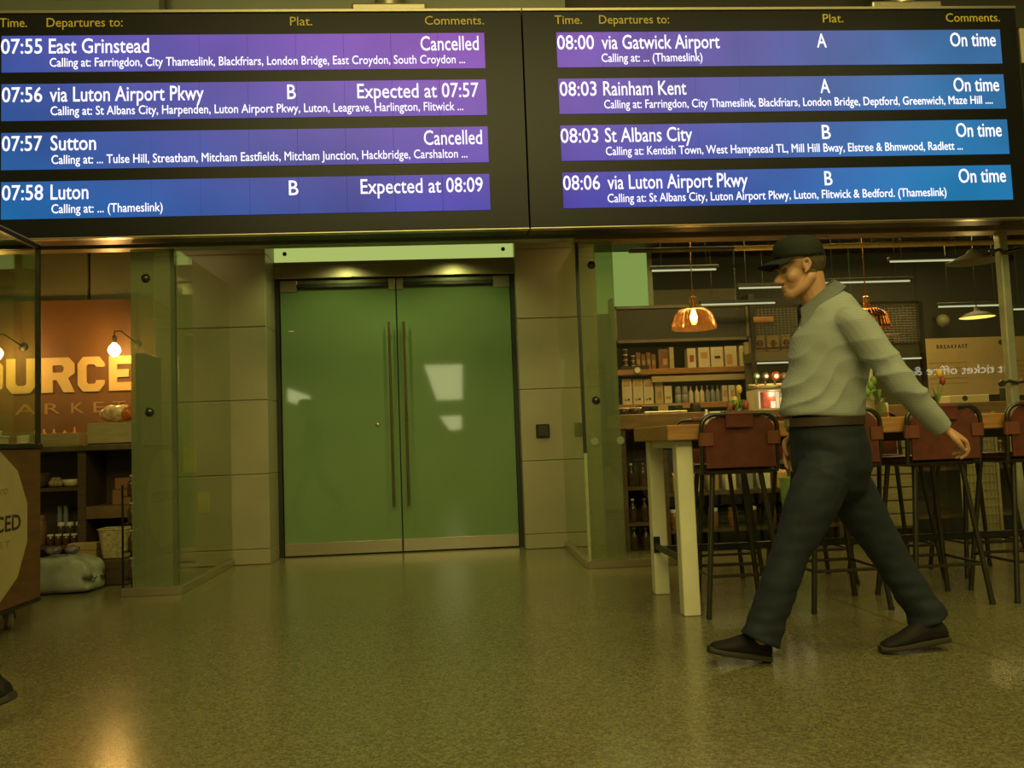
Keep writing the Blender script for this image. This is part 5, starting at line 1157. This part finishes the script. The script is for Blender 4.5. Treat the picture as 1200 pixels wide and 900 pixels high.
    for hh, kr in ((-0.012, 1.02), (0.026, 0.95), (0.030, 0.99), (-0.022, 1.22)):
        row = []
        for i in range(n+1):
            a = radians(14)+radians(332)*i/n
            pt = 0.030*max(0, cos(a))**6 if hh < -0.02 else 0
            row.append(b.bm.verts.new(cc+fv*cos(a)*(rl*kr+pt)+S*sin(a)*0.080*kr+cu*(hh-0.012*max(0, cos(a))-pt*0.9)))
        G.append(row)
    for j in range(3):
        for i in range(n): b.bm.faces.new((G[j][i], G[j][i+1], G[j+1][i+1], G[j+1][i]))
    bmesh.ops.solidify(b.bm, geom=b.bm.faces[:], thickness=0.003); b.build('collar', top, sh, True)
    b = MB()
    for i in range(6):
        q = J['placket'][0].lerp(J['placket'][1], i/5); b.lathe([(0.005, -0.002), (0.0055, 0), (0.004, 0.002)], q, 8, (-1, 0, 0))
    b.build('button', 'white_lid', sh)
    b = MB(); b.ball(lerp(J['collar'][1], NB, 0.25)-U*0.012, (0.030, 0.035, 0.028), u=14, v=10); b.build('undershirt', 'undershirt', root, True)
    for sd in 'LR':
        e, wv = J['elb'+sd], J['wri'+sd]; dd = (wv-e).normalized()
        b = MB(); b.tube([wv-dd*0.075, wv-dd*0.03, wv-dd*0.002], [0.050, 0.047, 0.043], 18); b.build('cuff', top, sh, radians(50))
    # trousers
    b = MB()
    b.tube([p for p, r1, r2 in J['seat']], [r1 for p, r1, r2 in J['seat']], 26, ry=[r2 for p, r1, r2 in J['seat']], up=Vector((1, 0, 0)))
    for sd in 'LR':
        hp, kn, an, toe = J['hip'+sd], J['kne'+sd], J['ank'+sd], J['toe'+sd]
        r = J['leg_r']
        chain(b, [hp, lerp(hp, kn, 0.35), lerp(hp, kn, 0.72), kn, lerp(kn, an, 0.35), lerp(kn, an, 0.75), J['hem'+sd]], r, 18, tip=False)
    k = remeshed(b, 0.007, 5, 0.5); k.bm.normal_update()
    for v in k.bm.verts:
        q = v.co-J['pelvis']
        w1 = noise.noise(q*6); w2 = noise.noise(Vector((q.x*8, q.y*8, q.z*22)))
        low = max(0, min(1, (-q.z-0.55)/0.25))
        v.co += v.normal*(0.006*w1+(0.004+0.007*low)*w2)
    tro = k.build('trousers', 'jeans', root, True)
    bl = J['belt']
    b = MB(); b.tube([bl[0]-U*0.019, bl[0]+U*0.019], bl[1], 30, ry=bl[2], up=Vector((1, 0, 0))); b.build('belt', 'belt', tro, radians(40))
    sx = J['seat'][-2]
    b = MB(); b.box(bl[0]+Vector((-bl[1]-0.004, -0.025, -0.018)), bl[0]+Vector((-bl[1]+0.006, 0.025, 0.018)), 0.004); b.build('buckle', 'steel', tro)
    # shoes
    for sd in 'LR':
        he, to, upv = J['shoe'+sd]
        b, bs = MB(), MB(); d, uu, ss, L = sneaker(b, bs, he, to, upv)
        a0 = Vector(he)+d*L*0.22+uu*0.075
        b.tube([a0-uu*0.02, a0+uu*0.02+(J['ank'+sd]-a0)*0.35, lerp(a0, J['ank'+sd], 0.75)+uu*0.02], [0.046, 0.046, 0.048], 14, ry=[0.037, 0.038, 0.042], up=d)
        k = remeshed(b, 0.005, 3, 0.5); so = k.build('shoe', 'shoe', root, True)
        bs.build('sole', 'sole', so, radians(40))
        b = MB()
        for i in range(4):
            c = Vector(he)+d*(L*(0.42+0.075*i))+uu*(0.094-0.0085*i-(0.003 if i > 1 else 0)); b.tube([c+ss*0.022, c+uu*0.004, c-ss*0.022], 0.0035, 6)
        b.build('laces', 'black_rubber', so, True)
    return root

V = Vector
Yc = 3.70
def man():
    J = {}
    J['tilt'] = radians(6)
    J['head'] = at(940, 315, Yc)
    J['neck'] = at(963, 357, Yc)
    J['chest'] = at(974, 412, Yc); J['pelvis'] = at(971, 520, Yc)
    J['shoL'] = at(1000, 379, Yc-0.17); J['elbL'] = at(1053, 445, Yc-0.27); J['wriL'] = at(1104, 502, Yc-0.24)
    J['shoR'] = at(955, 378, Yc+0.19); J['elbR'] = at(960, 452, Yc+0.25); J['wriR'] = at(931, 508, Yc+0.20)
    dn = (at(1132, 519, Yc-0.24)-at(1103, 502, Yc-0.24)).normalized()
    J['handL'] = (dn, V((-0.45, 0.25, -0.86)), V((0.1, -0.9, -0.3)), (0.75, 0.75, 0.45))
    J['handR'] = (V((-0.22, 0.0, -0.97)), V((0.2, -0.9, -0.1)), V((-1, 0, 0)), (0.25, 0.35, 0.25))
    def T(py, pf, pb, ry):
        A, B_ = at(pf, py, Yc), at(pb, py, Yc); return ((A+B_)/2, (B_.x-A.x)/2, ry)
    J['torso'] = [T(489, 918, 1007, 0.166), T(485, 916, 1009, 0.170), T(477, 916, 1010, 0.172), T(463, 919, 1011, 0.168), T(442, 924, 1013, 0.166),
                  T(420, 927, 1017, 0.172), T(398, 930, 1016, 0.178), T(378, 937, 1010, 0.180), (at(967, 361, Yc), 0.125, 0.13), (at(958, 350, Yc), 0.096, 0.078)]
    J['collar'] = (at(981, 334, Yc), at(938, 366, Yc))
    J['twist'] = 0.0
    J['placket'] = (at(937, 385, Yc), at(918, 478, Yc))
    J['seat'] = [T(585, 945, 1000, 0.06), T(572, 935, 1012, 0.13), T(548, 931, 1018, 0.168), T(522, 929, 1015, 0.170), T(496, 926, 1008, 0.158), T(486, 930, 1003, 0.148)]
    J['belt'] = (T(494, 922, 1010, 0)[0], T(494, 922, 1010, 0)[1], 0.165)
    J['hipL'] = at(966, 555, Yc-0.09); J['hipR'] = at(982, 552, Yc+0.08)
    J['kneL'] = at(928, 643, Yc-0.09); J['kneR'] = at(1037, 643, Yc+0.06)
    J['ankL'] = at(893, 742, Yc-0.08); J['ankR'] = at(1091, 728, Yc+0.03)
    J['hemL'] = at(890, 750, Yc-0.08); J['hemR'] = at(1089, 728, Yc+0.03)
    J['leg_r'] = [0.112, 0.110, 0.094, 0.083, 0.079, 0.080, 0.085]
    hl = fl(897, 776); J['shoeL'] = (hl+V((0.015, 0, 0.001)), at(830, 757, hl.y-0.01)+V((0, 0, -0.028)), V((0.2, 0, 1)))
    J['toeL'] = J['shoeL'][1]+V((0.05, 0, 0.04))
    tr_ = fl(1033, 766); J['shoeR'] = (at(1110, 752, tr_.y), V((tr_.x, tr_.y, 0.004)), V((0, 0, 1)))
    J['toeR'] = J['shoeR'][1]+V((0.06, 0, 0.04))
    build_person('man in dark cap, grey checked shirt and navy jeans striding left', J)
man()
def passer():
    """somebody leaving the picture on the left: only the raised heel of the dark shoe is inside the frame"""
    J = {}; hp = at(19, 830, 3.32)                        # heel point
    o = V((hp.x-0.50, 3.30, 0))
    g = lambda x, y, z: o+V((x, y, z))
    J['tilt'] = radians(4); J['head'] = g(-0.10, 0, 1.60); J['neck'] = g(-0.04, 0, 1.45); J['chest'] = g(-0.01, 0, 1.25); J['pelvis'] = g(0, 0, 0.92)
    for sd, y in (('L', -1), ('R', 1)):
        J['sho'+sd] = g(-0.01, y*0.18, 1.38); J['elb'+sd] = g(-0.03, y*0.25, 1.10); J['wri'+sd] = g(-0.20, y*0.22, 0.92)
        J['hand'+sd] = (V((-0.7, 0, -0.7)), V((0, -y, -0.2)), V((-1, 0, 0)), (0.25, 0.35, 0.25))
    t = lambda z, f, b_, ry: (g((b_-f)/2, 0, z), (f+b_)/2, ry)
    J['torso'] = [t(0.94, .13, .13, .16), t(1.0, .135, .135, .17), t(1.15, .135, .13, .175), t(1.30, .13, .13, .185), t(1.38, .11, .12, .18), t(1.43, .09, .10, .13), t(1.46, .06, .07, .075)]
    J['collar'] = (g(0.06, 0, 1.47), g(-0.11, 0, 1.43))
    J['twist'] = 0.0; J['placket'] = (g(-0.13, 0, 1.30), g(-0.135, 0, 1.02))
    J['seat'] = [t(0.70, .10, .10, .06), t(0.75, .14, .13, .13), t(0.84, .15, .15, .165), t(0.93, .13, .13, .16), t(0.98, .125, .125, .155)]
    J['belt'] = (g(0, 0, 0.96), 0.142, 0.168)
    J['hipL'] = g(-0.01, -0.09, 0.84); J['hipR'] = g(0.02, 0.09, 0.84)
    J['kneL'] = g(-0.2, -0.09, 0.48); J['kneR'] = g(0.17, 0.07, 0.46)
    J['ankL'] = g(-0.32, -0.09, 0.10); J['ankR'] = g(0.40, 0.03, 0.185)
    J['hemL'] = J['ankL']; J['hemR'] = g(0.37, 0.03, 0.20)
    J['leg_r'] = [0.112, 0.105, 0.09, 0.078, 0.074, 0.070, 0.07]
    J['shoeL'] = (g(-0.28, -0.09, 0.002), g(-0.56, -0.09, 0.06), V((0.1, 0, 1))); J['toeL'] = g(-0.5, -0.09, 0.08)
    J['shoeR'] = (g(0.485, 0.03, 0.105), g(0.225, 0.03, 0.004), V((0.3, 0, 1))); J['toeR'] = g(0.28, 0.03, 0.05)
    build_person('person leaving the frame at left, only a raised dark shoe heel visible', J, 'coat')
passer()
